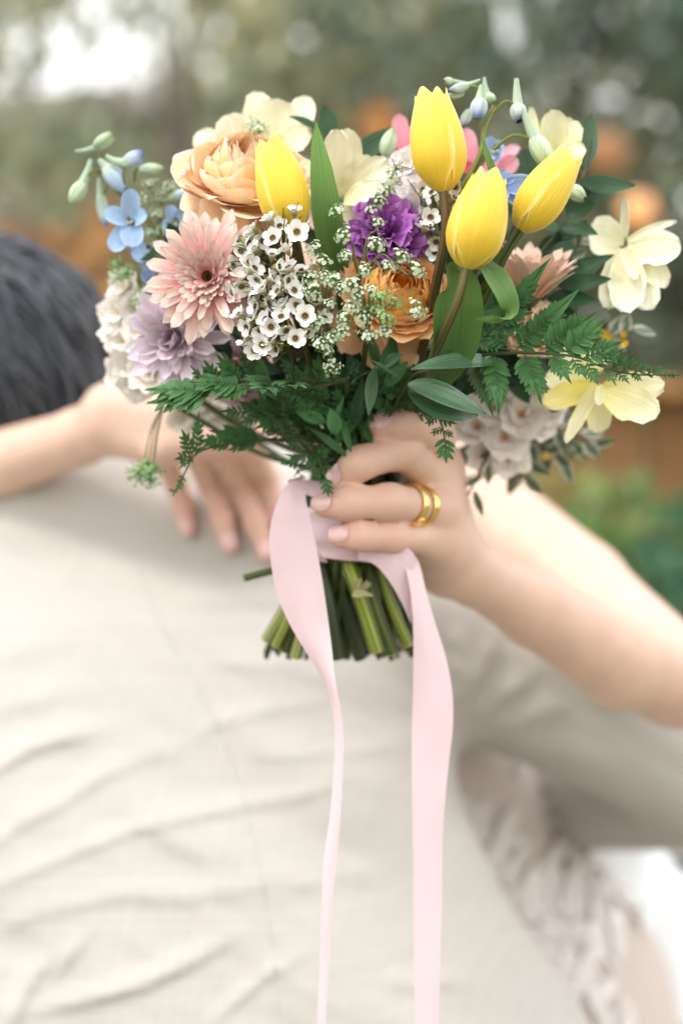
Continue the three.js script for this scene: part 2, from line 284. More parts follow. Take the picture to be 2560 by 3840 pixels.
{ // round paper lanterns hung in the trees
  const tones = [[0.58, 0.39, 0.23, 0.04], [0.62, 0.43, 0.24, 0.05], [0.36, 0.22, 0.12, 0.015]];
  const spots = [[1410, 462, 6.5, 0.085, 'orange paper lantern hanging behind the tall upright tulip'], [2390, 785, 5.2, 0.058, 'orange paper lantern hanging behind the wide open cream flower'], [2270, 570, 6.2, 0.09, 'dull brownish orange paper lantern hanging above the dark ruscus leaves']];
  for (const [k, [px, py, d, r, label]] of spots.entries()) {
    const tn = tones[k], lm = mat(tn[0], tn[1], tn[2], { roughness: 0.9, transmission: 0.35, thickness: 0, emissive: C(0.55, 0.28, 0.1), emissiveIntensity: tn[3] });
    const c = P(px, py, d), o = group('paper_lantern', c), prof = []; for (let i = 0; i <= 24; i++) { const a = i / 24 * Math.PI; prof.push(new THREE.Vector2(Math.max(0.012, Math.sin(a)) * r * (1 + 0.03 * Math.cos(i * Math.PI)), -Math.cos(a) * r * 0.94)); }
    mesh('shade', new THREE.LatheGeometry(prof, 24), lm, o);
    mesh('cap', new THREE.CylinderGeometry(r * 0.28, r * 0.28, 0.012, 16).translate(0, r * 0.95, 0), mat(0.1, 0.08, 0.06), o);
    mesh('cord', tube([V(0, r * 0.95, 0), V(0.004, r + 0.5, 0), V(0, r + 1.3, 0)], 0.002, 0.002, 6, 5), mat(0.1, 0.08, 0.06), o);
    const bulb = new THREE.PointLight(C(1, 0.6, 0.25), 0.02); bulb.position.set(0, 0, 0); bulb.shadow.radius = 2; bulb.castShadow = true; o.add(bulb);
    tag(o, label.replace('orange', 'lit orange'), 'lantern', 'orange paper lanterns');
  }
}
{ // dark planter tub at the right edge
  const c = P(2740, 3300, 2.3), h = c.y, o = group('planter_tub', V(c.x, 0, c.z)), prof = [[0, 0], [0.17, 0], [0.19, 0.02], [0.24, h - 0.05], [0.262, h - 0.045], [0.262, h], [0.235, h], [0.225, h - 0.06], [0, h - 0.06]].map((q) => new THREE.Vector2(...q));
  mesh('tub', new THREE.LatheGeometry(prof, 40), mat(0.018, 0.03, 0.024, { roughness: 0.5 }), o);
  const f = mesh('soil', new THREE.CylinderGeometry(0.222, 0.222, 0.03, 32).translate(0, h - 0.04, 0), mat(0.05, 0.035, 0.025, { roughness: 1 }), o);
  tag(o, 'tall dark green planter tub behind the white bow', 'planter');
}
// ---------------------------------------------------------------- the man, seen from behind
const skinNoise = (base) => (x, y, z) => { const k = 1 + 0.09 * fbm(x * 90, y * 90, z * 90, 3), q = 0.05 * fbm(x * 35 + 4, y * 35, z * 35, 2); return [base[0] * k, base[1] * k * (1 - q), base[2] * k * (1 - 1.3 * q)]; };
const skinMat = new THREE.MeshPhysicalMaterial({ vertexColors: true, roughness: 0.5, sheen: 0.25, sheenColor: C(1, 0.75, 0.6), sheenRoughness: 0.5, bumpMap: grainTex, bumpScale: 0.0002, specularIntensity: 0.7 });
const nailMat = mat(0.72, 0.45, 0.42, { roughness: 0.18, clearcoat: 0.8, clearcoatRoughness: 0.1 });
const ZQ = (a) => new THREE.Quaternion().setFromAxisAngle(V(0, 0, 1), a);
// a relaxed hand: wrist point, pointing direction, palm normal; side +1 puts the thumb on the right of (dir x palm)
function handField(w, dir, palm, side, curl = 0.35, s = 1) {
  const d = dir.clone().normalize(), n = palm.clone().addScaledVector(d, -palm.dot(d)).normalize(), u = d.clone().cross(n).multiplyScalar(side);
  const pt = (a, b, c) => w.clone().addScaledVector(d, a * s).addScaledVector(u, b * s).addScaledVector(n, c * s), fingers = [], pads = [];
  [[0.028, 0.088, [0.042, 0.025, 0.02], 0.0085], [0.009, 0.091, [0.046, 0.028, 0.021], 0.0088], [-0.011, 0.088, [0.042, 0.026, 0.02], 0.0083], [-0.029, 0.08, [0.033, 0.02, 0.018], 0.0074]].forEach(([b, a, ls, r], i) => {
    let q = pt(a, b, 0), ang = curl * 0.6; const pts = [q.clone()], rs = [r * 1.12 * s];
    ls.forEach((l, k) => { q = q.clone().addScaledVector(d, l * s * Math.cos(ang)).addScaledVector(n, l * s * Math.sin(ang)); ang += curl; pts.push(q); rs.push(r * (1 - 0.09 * (k + 1)) * s); });
    fingers.push(chain(pts, rs)); pads.push(bone(pt(0.004, b * 0.55, 0), pt(a, b, 0), 0.0145 * s, 0.0115 * s));
  });
  fingers.push(chain([pt(0.018, 0.02, 0.008), pt(0.052, 0.046, 0.016), pt(0.084, 0.055, 0.02), pt(0.108, 0.056, 0.024)], [0.0155 * s, 0.0115 * s, 0.0098 * s, 0.0078 * s]));
  const palmF = join(pads, 0.02 * s);
  return (x, y, z) => { const p = palmF(x, y, z); let m = p; for (const f of fingers) m = Math.min(m, smin(p, f(x, y, z), 0.007)); return m; };
}
function headField(c, q, s = 1, female = false) { // local: +Y crown, +Z face
  const L = (x, y, z) => V(x * s, y * s, z * s).applyQuaternion(q).add(c), R = (x, y, z) => V(x * s, y * s, z * s), k = female ? 0.94 : 1;
  const list = [egg(L(0, 0.035, -0.012), R(0.074, 0.085, 0.092), q), egg(L(0, -0.03, 0.022), R(0.058 * k, 0.078, 0.066), q), egg(L(0, -0.088, 0.052), R(0.026 * k, 0.02, 0.024), q), egg(L(0, 0.022, 0.07), R(0.05, 0.016, 0.016), q)];
  const face = join(list, 0.035), nose = join([bone(L(0, 0.012, 0.084), L(0, -0.022, 0.103), 0.007 * s, 0.0105 * s), egg(L(0.011, -0.026, 0.092), R(0.008, 0.007, 0.009), q), egg(L(-0.011, -0.026, 0.092), R(0.008, 0.007, 0.009), q)], 0.008);
  const lips = join([egg(L(0, -0.051, 0.086), R(0.022, 0.0045, 0.009), q), egg(L(0, -0.06, 0.085), R(0.019, 0.0055, 0.009), q)], 0.002);
  const ears = [-1, 1].map((e) => egg(L(e * 0.078, -0.008, -0.012), R(0.008, 0.031, 0.019), q)), sockets = [-1, 1].map((e) => egg(L(e * 0.031, 0.0, 0.092), R(0.017, 0.011, 0.014), q)), balls = [-1, 1].map((e) => egg(L(e * 0.031, 0.0, 0.071), R(0.0125, 0.0125, 0.0125), q));
  return { field: (x, y, z) => { let d = smin(face(x, y, z), nose(x, y, z), 0.01); for (const s_ of sockets) { const v = -s_(x, y, z); d = -smin(-d, -v, 0.012); } d = smin(d, lips(x, y, z), 0.004); for (const e of ears) d = smin(d, e(x, y, z), 0.008); for (const b of balls) d = Math.min(d, b(x, y, z)); return d; }, L };
}
// wrinkles of the linen: crests given by bearings, raised on the back of the jacket
const creases = [];
const crease = (pts, d, width, amp) => creases.push({ pts: pts.map(([x, y]) => { const p = P(x, y, d); return [p.x, p.y]; }), width, amp });
crease([[-120, 2925], [0, 2872], [115, 2803], [275, 2758], [420, 2745]], 0.93, 0.0068, 0.0075);
crease([[-120, 3350], [0, 3308], [230, 3217], [516, 3113], [735, 3067], [918, 3033], [1100, 3010], [1240, 2975], [1330, 2940]], 0.9, 0.005, 0.0045);
crease([[-120, 3260], [0, 3148], [70, 3090], [230, 3010], [400, 2905], [560, 2850], [700, 2820]], 0.91, 0.0065, 0.0042);
crease([[70, 3790], [287, 3745], [551, 3676], [735, 3595], [895, 3515]], 0.88, 0.0058, 0.0072);
crease([[-60, 3530], [115, 3425], [459, 3355], [690, 3366], [950, 3330], [1130, 3270]], 0.89, 0.006, 0.0036);
crease([[780, 3836], [880, 3750], [987, 3664], [1182, 3561]], 0.88, 0.0045, 0.0036);
crease([[640, 2262], [780, 2250], [1010, 2250], [1150, 2280]], 0.97, 0.008, 0.004);
crease([[760, 2480], [900, 2482], [1080, 2500], [1260, 2560]], 0.96, 0.007, 0.0034);
crease([[700, 2770], [860, 2700], [1050, 2665], [1240, 2650]], 0.93, 0.0055, 0.0036);
crease([[907, 2838], [1200, 2838], [1538, 2855]], 0.92, 0.0045, 0.003);
crease([[1412, 3653], [1600, 3672], [1790, 3710]], 0.9, 0.0045, 0.0042);
crease([[240, 3560], [140, 3640], [70, 3770], [20, 3900]], 0.88, 0.007, 0.006);
crease([[330, 3510], [250, 3600], [200, 3680]], 0.88, 0.005, 0.004);
crease([[-100, 2680], [60, 2640], [240, 2600], [420, 2640]], 0.95, 0.008, 0.004);
crease([[-100, 2480], [100, 2420], [320, 2390]], 0.98, 0.011, 0.004);
crease([[1000, 3330], [1180, 3300], [1500, 3290]], 0.9, 0.007, 0.003);
crease([[420, 3150], [640, 3170], [900, 3200]], 0.9, 0.009, 0.0028);
crease([[1690, 2330], [1720, 2480], [1725, 2650]], 1.03, 0.008, 0.008);
crease([[1850, 2400], [1800, 2530], [1755, 2660]], 1.03, 0.008, 0.009);
crease([[2010, 2540], [1900, 2620], [1790, 2710]], 1.03, 0.009, 0.009);
crease([[2140, 2650], [2000, 2700], [1860, 2780]], 1.04, 0.01, 0.008);
crease([[2350, 2900], [2100, 2850], [1850, 2850]], 1.05, 0.012, 0.006);
const creaseBoxes = creases.map((c) => { const xs = c.pts.map((p) => p[0]), ys = c.pts.map((p) => p[1]), m = c.width * 3; return [Math.min(...xs) - m, Math.max(...xs) + m, Math.min(...ys) - m, Math.max(...ys) + m]; });
function creaseAt(x, y) {
  let h = 0;
  creases.forEach((c, n) => {
    const b = creaseBoxes[n]; if (x < b[0] || x > b[1] || y < b[2] || y > b[3]) return;
    let best = 1e9, side = 0, where = 0; const m = c.pts.length - 1;
    for (let i = 0; i < m; i++) { const [ax, ay] = c.pts[i], [bx, by] = c.pts[i + 1], dx = bx - ax, dy = by - ay, t = clamp(((x - ax) * dx + (y - ay) * dy) / (dx * dx + dy * dy)), ex = x - ax - dx * t, ey = y - ay - dy * t, q = Math.hypot(ex, ey); if (q < best) { best = q; where = (i + t) / m; side = ey; } }
    const wv = 0.8 * c.width * (side > 0 ? 1.5 : 0.9), ends = Math.pow(Math.sin(Math.PI * clamp(where, 0.02, 0.98)), 0.7);
    h += 0.52 * c.amp * ends * Math.exp(-best * best / (wv * wv));
  });
  return h;
}
const ML = V(-0.29, 1.315, -1.14), MR = V(0.022, 1.338, -1.095), MElbowR = P(2760, 2900, 1.13), MWristR = V(0.13, 1.12, -1.43), MElbowL = V(-0.43, 1.1, -1.2), MWristL = V(-0.2, 1.06, -1.43);
const row = (x0, x1, y, z, r) => bone(V(x0, y, z), V(x1, y, z), r);
const manTorso = [bone(ML, MR, 0.068), row(-0.27, -0.055, 1.255, -1.085, 0.112), row(-0.25, -0.064, 1.18, -1.04, 0.113), row(-0.22, -0.034, 1.1, -1.01, 0.115), row(-0.2, 0.03, 1.02, -1.0, 0.118), row(-0.17, 0.075, 0.93, -1.02, 0.122), bone(V(-0.2, 1.41, -1.12), V(0.0, 1.372, -1.09), 0.046, 0.052), bone(V(-0.2, 1.41, -1.13), V(-0.28, 1.345, -1.14), 0.046, 0.05)];
const manHeadQ = ZQ(0.34).multiply(new THREE.Quaternion().setFromEuler(new THREE.Euler(0.25, Math.PI * 0.93, 0))), manHead = headField(V(-0.247, 1.474, -1.165), manHeadQ);
const manNeck = bone(V(-0.235, 1.44, -1.165), V(-0.19, 1.36, -1.13), 0.056, 0.062);
const armR = join([bone(MR, MElbowR, 0.056, 0.047), bone(MElbowR, MWristR, 0.047, 0.03)], 0.03), armL = join([bone(ML, MElbowL, 0.058, 0.045), bone(MElbowL, MWristL, 0.045, 0.03)], 0.03);
const torsoF = join(manTorso, 0.07);
const jacketCore = (x, y, z) => smin(torsoF(x, y, z), Math.min(armR(x, y, z), armL(x, y, z)), 0.035) - 0.011;
const jacketF = (x, y, z) => {
  let d = jacketCore(x, y, z);
  if (Math.abs(d) < 0.06) {
    const back = smooth(-1.16, -1.02, z);
    d -= back * creaseAt(x, y) + 0.0028 * fbm(x * 9 + 2, y * 26 + x * 14, 4, 3) * 2 * back;
  }
  return Math.max(d, 0.72 + 0.0 - y);            // hem
};
const linenMat = new THREE.MeshPhysicalMaterial({ color: C(0.535, 0.514, 0.485), map: linenTex, roughness: 0.92, sheen: 0.3, sheenColor: C(0.9, 0.88, 0.85), sheenRoughness: 0.7, bumpMap: linenBump, bumpScale: 0.0004, side: THREE.DoubleSide });
const man = group('person', V(-0.05, 0, -1.05));
const inMan = (g) => g.translate(0.05, 0, 1.05);
{
  const legs = [];
  for (const x of [-0.115, 0.055]) legs.push(bone(V(x, 0.88, -1.04), V(x - 0.01, 0.48, -1.03), 0.085, 0.058), bone(V(x - 0.01, 0.48, -1.03), V(x - 0.01, 0.09, -1.05), 0.056, 0.04));
  const legF = join(legs, 0.02), hips = row(-0.11, 0.05, 0.9, -1.03, 0.105), bodyF = join([torsoF, manNeck, armR, armL, legF, hips], 0.03);
  const hands = [handField(MWristR, V(-1, -0.1, -0.15), V(0.1, 0, 1), 1), handField(MWristL, V(1, 0.1, -0.1), V(0, 0, 1), -1)];
  const whole = (x, y, z) => smin(smin(bodyF(x, y, z), manHead.field(x, y, z), 0.02), Math.min(hands[0](x, y, z), hands[1](x, y, z)), 0.012);
  const g = mergeGeometries([netOf(whole, V(-0.6, 0.0, -1.62), V(0.45, 1.36, -0.8), 0.012), netOf((x, y, z) => smin(smin(manHead.field(x, y, z), manNeck(x, y, z), 0.03), torsoF(x, y, z), 0.03), V(-0.42, 1.345, -1.36), V(0.12, 1.68, -1.0), 0.006)]);
  paint(g, skinNoise([0.5, 0.31, 0.22])); mesh('body', inMan(g), skinMat, man);
  mesh('jacket', inMan(netOf(jacketF, V(-0.66, 0.7, -1.56), V(0.5, 1.5, -0.83), 0.0045)), linenMat, man);
  const tf = (x, y, z) => Math.max(join([legF, hips], 0.03)(x, y, z) - 0.02 - 0.004 * noise(x * 20, y * 14, z * 20), y - 0.96, 0.05 - y);
  mesh('trousers', inMan(netOf(tf, V(-0.3, 0.03, -1.26), V(0.26, 1.0, -0.85), 0.013)), linenMat, man);
  for (const x of [-0.125, 0.045]) mesh('shoe', inMan(netOf(join([egg(V(x, 0.045, -1.12), V(0.045, 0.042, 0.12)), bone(V(x, 0.09, -1.05), V(x, 0.05, -1.05), 0.046, 0.046)], 0.03), V(x - 0.09, -0.01, -1.3), V(x + 0.09, 0.16, -0.95), 0.008)), mat(0.12, 0.07, 0.04, { roughness: 0.35 }), man);
  // collar of the jacket and of the shirt
  const ringRows = (r, h, y0, dy) => { const rows = []; for (let i = 0; i <= 8; i++) { const a = []; for (let j = 0; j <= 40; j++) { const t = j / 40 * Math.PI * 2, e = i / 8; a.push(V(-0.2 + Math.cos(t) * r * (1 - 0.12 * e) - 0.02 * e, y0 + e * h + 0.05 * Math.cos(t) * -0.3 + dy * Math.sin(t), -1.135 + Math.sin(t) * r * (1 - 0.1 * e))); } rows.push(a); } return sheet(rows); };
  mesh('collar', inMan(ringRows(0.088, 0.045, 1.40, -0.01)), linenMat, man);
  mesh('shirt_collar', inMan(ringRows(0.078, 0.058, 1.40, -0.01)), mat(0.82, 0.82, 0.8, { roughness: 0.9 }), man);
  // centre back seam of the jacket
  const seamPx = [[470, 1960], [520, 2110], [560, 2240], [640, 2400], [760, 2610], [850, 2800], [905, 2960], [945, 3120], [985, 3300], [1010, 3460], [1035, 3650], [1050, 3900]];
  const seamCurve = new THREE.CatmullRomCurve3(seamPx.map(([x, y]) => V(x, y, 0))), seam = [];
  for (let i = 0; i <= 110; i++) { const q = seamCurve.getPoint(i / 110); seam.push(P(q.x, q.y, (hit(jacketF, q.x, q.y) ?? 0.95) + 0.0002)); }
  mesh('seam', inMan(tube(seam, 0.0003, 0.0003, 220, 6)), linenMat, man);
  // hair: a close cap with combed locks over it
  seed(91); const hairG = [], L = manHead.L, capF = (x, y, z) => egg(L(0, 0.036, -0.016), V(0.083, 0.092, 0.1), manHeadQ)(x, y, z);
  const inv = manHeadQ.clone().invert(), hc = V(-0.247, 1.474, -1.165), loc = (x, y, z) => V(x, y, z).sub(hc).applyQuaternion(inv);
  hairG.push(netOf((x, y, z) => { const p = loc(x, y, z), cut = Math.max(p.z - 0.05 - 0.5 * (p.y - 0.02), -(p.y + 0.075)); return Math.max(egg(L(0, 0.028, -0.018), V(0.089, 0.112, 0.106), manHeadQ)(x, y, z) - 0.003 * noise(p.x * 130 + p.z * 60, p.y * 20, p.z * 130), cut); }, V(-0.46, 1.3, -1.36), V(-0.08, 1.66, -1.0), 0.006));
  for (let i = 0; i < 760; i++) {
    const a = rr(0, Math.PI * 2), e0 = Math.acos(rr(-0.35, 1)), len = rr(0.35, 0.8), dr = rr(-0.25, 0.25), pts = [];
    if (Math.cos(a) > 0.45 && e0 > 0.9) continue;
    for (let k = 0; k <= 4; k++) { const t = k / 4, e = e0 + len * t, aa = a + dr * t, lift = 1.012 + 0.05 * Math.sin(Math.PI * Math.min(1, t * 1.1)) * (0.5 + noise(a * 3, e0 * 4, 2)); pts.push(L(Math.sin(e) * Math.sin(aa) * 0.091 * lift, 0.028 + Math.cos(e) * 0.113 * lift, -0.018 + Math.sin(e) * Math.cos(aa) * 0.107 * lift)); }
    hairG.push(tube(pts, (t) => 0.0028 * Math.pow(Math.sin(Math.PI * clamp(t * 0.85 + 0.12)), 0.7) + 0.0003, 0, 8, 4, false));
  }
  mesh('hair', inMan(mergeGeometries(hairG)), mat(0.03, 0.034, 0.042, { roughness: 0.33, sheen: 0.45, sheenColor: C(0.5, 0.56, 0.62), sheenRoughness: 0.4 }), man);
  tag(man, 'dark haired man in a pale linen jacket, seen from behind in an embrace', 'person');
}

// ---------------------------------------------------------------- the bride: her arms reach round him, one hand holds the bouquet
const bride = group('person', V(0.05, 0, -1.3));
const inBride = (g) => g.translate(-0.05, 0, 1.3);
const BL = P(1590, 1800, 1.17), BLElbow = P(2535, 2545, 0.98), BLWrist = P(1682, 2098, 0.826);
const BR = V(-0.165, 1.44, -1.34), BRElbow = V(-0.375, 1.425, -1.13), BRWrist = P(392, 1600, 0.985);
// fingers of the hand that holds the bouquet: knuckle, two joints, tip
const grip = {
  index: [[1648, 1752, 0.802], [1640, 1636, 0.772], [1520, 1594, 0.752], [1428, 1600, 0.752]],
  middle: [[1638, 1800, 0.790], [1505, 1688, 0.757], [1345, 1738, 0.748], [1275, 1795, 0.753]],
  ring: [[1636, 1905, 0.783], [1462, 1882, 0.749], [1312, 1886, 0.747], [1218, 1894, 0.751]],
  little: [[1628, 2018, 0.788], [1470, 2012, 0.757], [1362, 2010, 0.751], [1275, 2012, 0.753]],
};
const gripR = { index: [0.0098, 0.0087, 0.0079, 0.0066], middle: [0.0100, 0.0093, 0.0083, 0.0069], ring: [0.0097, 0.0088, 0.0079, 0.0066], little: [0.0088, 0.0078, 0.0071, 0.006] };
const gripPts = Object.fromEntries(Object.entries(grip).map(([k, v]) => [k, v.map((q) => P(...q))]));
const gripFingers = Object.keys(grip).map((k) => chain(gripPts[k], gripR[k], 0.005));
const thumbPts = [P(1690, 2010, 0.835), P(1640, 1850, 0.868), P(1540, 1770, 0.882), P(1440, 1740, 0.88)];
gripFingers.push(chain(thumbPts, [0.014, 0.011, 0.0095, 0.0072], 0.005));
const gripPalm = join([bone(BLWrist, gripPts.index[0], 0.0165, 0.0115), bone(BLWrist, gripPts.middle[0], 0.0165, 0.0118), bone(BLWrist, gripPts.ring[0], 0.0165, 0.0115), bone(BLWrist, gripPts.little[0], 0.0165, 0.0112), bone(P(1668, 2085, 0.825), P(1630, 2050, 0.80), 0.0155, 0.013), bone(gripPts.index[0], gripPts.little[0], 0.0095, 0.0095)], 0.009);
const leftArm = join([bone(BLWrist, P(1770, 2152, 0.842), 0.0160, 0.0165), bone(P(1770, 2152, 0.842), P(2000, 2283, 0.885), 0.0165, 0.0215), bone(P(2000, 2283, 0.885), P(2330, 2478, 0.94), 0.0215, 0.0290), bone(P(2330, 2478, 0.94), BLElbow, 0.029, 0.031), bone(BLElbow, P(2150, 2225, 1.075), 0.031, 0.038), bone(P(2150, 2220, 1.075), BL, 0.039, 0.046)], 0.008);
const gripHand = (x, y, z) => { const p = gripPalm(x, y, z); let m = p; for (const f of gripFingers) m = Math.min(m, smin(p, f(x, y, z), 0.008)); return m; };
const leftF = (x, y, z) => { const a = leftArm(x, y, z), h = gripHand(x, y, z); return smin(a, h, 0.009); };
// the hand that lies on his back
const rest = { little: [[600, 1690], [655, 1800], [690, 1905], [703, 1985]], ring: [[715, 1655], [790, 1820], [835, 1950], [862, 2045]], middle: [[825, 1640], [905, 1825], [960, 1970], [1003, 2075]], index: [[925, 1640], [1000, 1800], [1050, 1930], [1085, 2020]] };
const restR = { little: [0.0088, 0.0075, 0.0068, 0.0057], ring: [0.0097, 0.0084, 0.0076, 0.0063], middle: [0.0098, 0.0086, 0.0078, 0.0065], index: [0.0096, 0.0084, 0.0076, 0.0063] };
const restPts = {};
for (const k in rest) restPts[k] = rest[k].map(([x, y], i) => { const d = hit(jacketF, x, y) ?? 1.0; return P(x, y, i ? Math.min(d, 1.03) - restR[k][i] * (i === 1 ? 1.7 : 1.05) : 0.968); });
const restFingers = Object.keys(rest).map((k) => chain(restPts[k], restR[k], 0.005));
restFingers.push(chain([P(520, 1555, 0.985), P(760, 1570, 0.985), P(880, 1640, 0.99), P(960, 1740, 0.992)], [0.014, 0.011, 0.0095, 0.0072], 0.005));
const restPalm = join([...['little', 'ring', 'middle', 'index'].map((k, i) => bone(BRWrist.clone().add(V(0.003, -0.004 + i * 0.006, 0.004)), restPts[k][0], 0.0145, 0.0112)), bone(restPts.index[0], restPts.little[0], 0.0095, 0.0095)], 0.008);
const restHand = (x, y, z) => { const p = restPalm(x, y, z); let m = p; for (const f of restFingers) m = Math.min(m, smin(p, f(x, y, z), 0.007)); return m; };
const rightArm = join([bone(BRWrist, P(300, 1640, 1.0), 0.0185, 0.0185), bone(P(300, 1640, 1.0), P(-150, 1790, 1.065), 0.0185, 0.026), bone(P(-150, 1790, 1.065), BRElbow, 0.026, 0.031), bone(BRElbow, BR, 0.034, 0.045)], 0.008);
const rightF = (x, y, z) => smin(rightArm(x, y, z), restHand(x, y, z), 0.009);
const brideHeadQ = new THREE.Quaternion().setFromEuler(new THREE.Euler(0.12, -0.5, 0.18)), brideHead = headField(V(-0.045, 1.585, -1.285), brideHeadQ, 0.94, true);
const brideTorso = join([bone(BR, BL.clone().add(V(-0.01, -0.005, 0)), 0.045, 0.047), bone(V(-0.11, 1.36, -1.31), V(0.025, 1.36, -1.22), 0.075), bone(V(-0.05, 1.24, -1.29), V(0.045, 1.24, -1.235), 0.075), bone(V(0.0, 1.14, -1.29), V(0.07, 1.14, -1.25), 0.078), bone(V(0.02, 0.98, -1.33), V(0.14, 0.98, -1.29), 0.11), bone(V(-0.05, 1.45, -1.275), V(-0.045, 1.54, -1.285), 0.048, 0.044)], 0.05);
{
  const legs = join([-0.03, 0.15].flatMap((x) => [bone(V(x + 0.02, 0.92, -1.33), V(x, 0.5, -1.34), 0.085, 0.055), bone(V(x, 0.5, -1.34), V(x, 0.08, -1.35), 0.052, 0.035)]), 0.02);
  const whole = (x, y, z) => smin(brideTorso(x, y, z), legs(x, y, z), 0.03);
  const top = (x, y, z) => smin(smin(brideTorso(x, y, z), brideHead.field(x, y, z), 0.02), Math.min(leftArm(x, y, z), rightArm(x, y, z)), 0.03);
  const parts = [netOf(whole, V(-0.2, 0, -1.5), V(0.3, 1.22, -1.1), 0.013), netOf(top, V(-0.30, 1.2, -1.48), V(0.15, 1.74, -1.05), 0.007),
    netOf(leftF, V(-0.035, 1.17, -1.3), V(0.32, 1.5, -0.72), 0.0026), netOf(rightF, V(-0.46, 1.33, -1.24), V(0.0, 1.53, -0.9), 0.0032)];
  const g = mergeGeometries(parts); const joints = [...Object.values(gripPts), ...Object.values(restPts), thumbPts].flatMap((q) => q.map((p, i) => [p, i === 3 ? 0.009 : 0.0075, i === 3 ? 1 : 0.8])), tone = skinNoise([0.69, 0.46, 0.355]);
  paint(g, (x, y, z) => { const c = tone(x, y, z); let r = 0; if (z > -1.03 && y < 1.5) for (const [p, w, k] of joints) { const d2 = (x - p.x) ** 2 + (y - p.y) ** 2 + (z - p.z) ** 2; r = Math.max(r, k * Math.exp(-d2 / (w * w * 2.2))); } r *= 0.75 + 0.5 * noise(x * 260, y * 260, z * 260); return [c[0] * (1 + 0.03 * r), c[1] * (1 - 0.2 * r), c[2] * (1 - 0.2 * r)]; }); mesh('body', inBride(g), skinMat, bride);
  // nails
  const nail = (tip, prev, f, len, wid, out) => {
    const dir = tip.clone().sub(prev).normalize(), q = tip.clone().addScaledVector(dir, -0.001), o = out.clone().addScaledVector(dir, -out.dot(dir)).normalize(), side = dir.clone().cross(o);
    const rows = []; for (let i = 0; i <= 7; i++) { const r = []; for (let j = 0; j <= 6; j++) { const t = i / 7, s = j / 6 * 2 - 1, w = wid * (t < 0.5 ? Math.sqrt(1 - Math.pow(1 - 2 * t, 2) * 0.6) : Math.sqrt(Math.max(0.06, 1 - Math.pow(2 * t - 1, 2) * 0.75))), ang = s * 0.95; let p = q.clone().addScaledVector(dir, (t - 0.42) * len).addScaledVector(side, Math.sin(ang) * w).addScaledVector(o, Math.cos(ang) * w); for (let k = 0; k < 10; k++) { const d = f(p.x, p.y, p.z); p.addScaledVector(o, (0.0005 - d) * 0.8); } if (t > 0.8) p.addScaledVector(dir, 0.0004); r.push(p); } rows.push(r); }
    const g2 = sheet(rows); mesh('fingernail', inBride(g2), nailMat, bride);
  };
  nail(gripPts.index[3], gripPts.index[2], leftF, 0.0115, 0.0058, V(0.35, 0.55, 0.75));
  nail(gripPts.middle[3], gripPts.middle[2], leftF, 0.0115, 0.006, V(-0.35, 0.35, 0.85));
  nail(gripPts.ring[3], gripPts.ring[2], leftF, 0.0115, 0.0058, V(-0.1, 0.3, 0.95));
  nail(gripPts.little[3], gripPts.little[2], leftF, 0.01, 0.005, V(-0.1, 0.3, 0.95));
  nail(thumbPts[3], thumbPts[2], leftF, 0.0115, 0.006, V(0, 0.5, -0.8));
  for (const k in restPts) nail(restPts[k][3], restPts[k][2], rightF, 0.0115, 0.0056, V(0.1, 0, 1));
  // dress: beaded bodice and flaring skirt, with a white underskirt and a big white bow at the back
  const skirt = (a0, a1) => join([bone(V(0.05, 1.17, -1.28), V(0.12, 0.95, -1.33), 0.095 + a0, 0.16 + a0), bone(V(0.12, 0.95, -1.33), V(0.16, 0.5, -1.46), 0.16 + a0, 0.29 + a1), bone(V(0.16, 0.5, -1.46), V(0.18, 0.22, -1.52), 0.29 + a1, 0.36 + a1)], 0.04);
  const outer = skirt(0.004, 0.004), dressF = (x, y, z) => Math.max(smin(brideTorso(x, y, z) - 0.008, outer(x, y, z) - 0.005 * Math.sin(Math.atan2(z + 1.4, x - 0.12) * 18) * smooth(1.15, 0.6, y), 0.04), y - 1.375 + 0.25 * Math.abs(x + 0.02), 0.03 - y);
  const lace = mat(0.60, 0.505, 0.45, { roughness: 0.75, sheen: 0.4, sheenColor: C(0.8, 0.75, 0.72), sheenRoughness: 0.5 });
  mesh('dress', inBride(netOf(dressF, V(-0.3, 0.02, -1.95), V(0.6, 1.4, -1.05), 0.012)), lace, bride);
  seed(101); const pieces = [], geoLeaf = (s) => petal({ L: 0.034 * s, W: 0.0065 * s, nu: 3, nv: 2, bend: 0.5, cup: () => 0.5 });
  const gg = [0.7, 1, 1.35].map(geoLeaf), tint = [];
  for (let i = 0; i < 1500; i++) {
    const px = rr(1690, 2640), py = rr(2780, 4150), d = hit(dressF, px, py, 0.95, 1.7); if (!d || d > 1.65) continue;
    const q = P(px, py, d), e = 0.004, n = V(dressF(q.x + e, q.y, q.z) - dressF(q.x - e, q.y, q.z), dressF(q.x, q.y + e, q.z) - dressF(q.x, q.y - e, q.z), dressF(q.x, q.y, q.z + e) - dressF(q.x, q.y, q.z - e)).normalize();
    if (fbm(q.x * 38, q.y * 38, 5, 2) < 0.1) continue;
    const g2 = gg[i % 3].clone(), up = V(rr(-1, 1), rr(-1, 1), 0).cross(n).normalize();
    const m = new THREE.Matrix4().makeBasis(up.clone().cross(n).negate(), up, n.clone().negate()).setPosition(q.addScaledVector(n, 0.0008 + rnd() * 0.004)); g2.applyMatrix4(m); pieces.push(g2);
  }
  const ap = mesh('lace_applique', inBride(mergeGeometries(pieces)), mat(0.74, 0.67, 0.64, { roughness: 0.35, clearcoat: 0.5, clearcoatRoughness: 0.25 }), bride); ap.userData.kind = 'stuff';
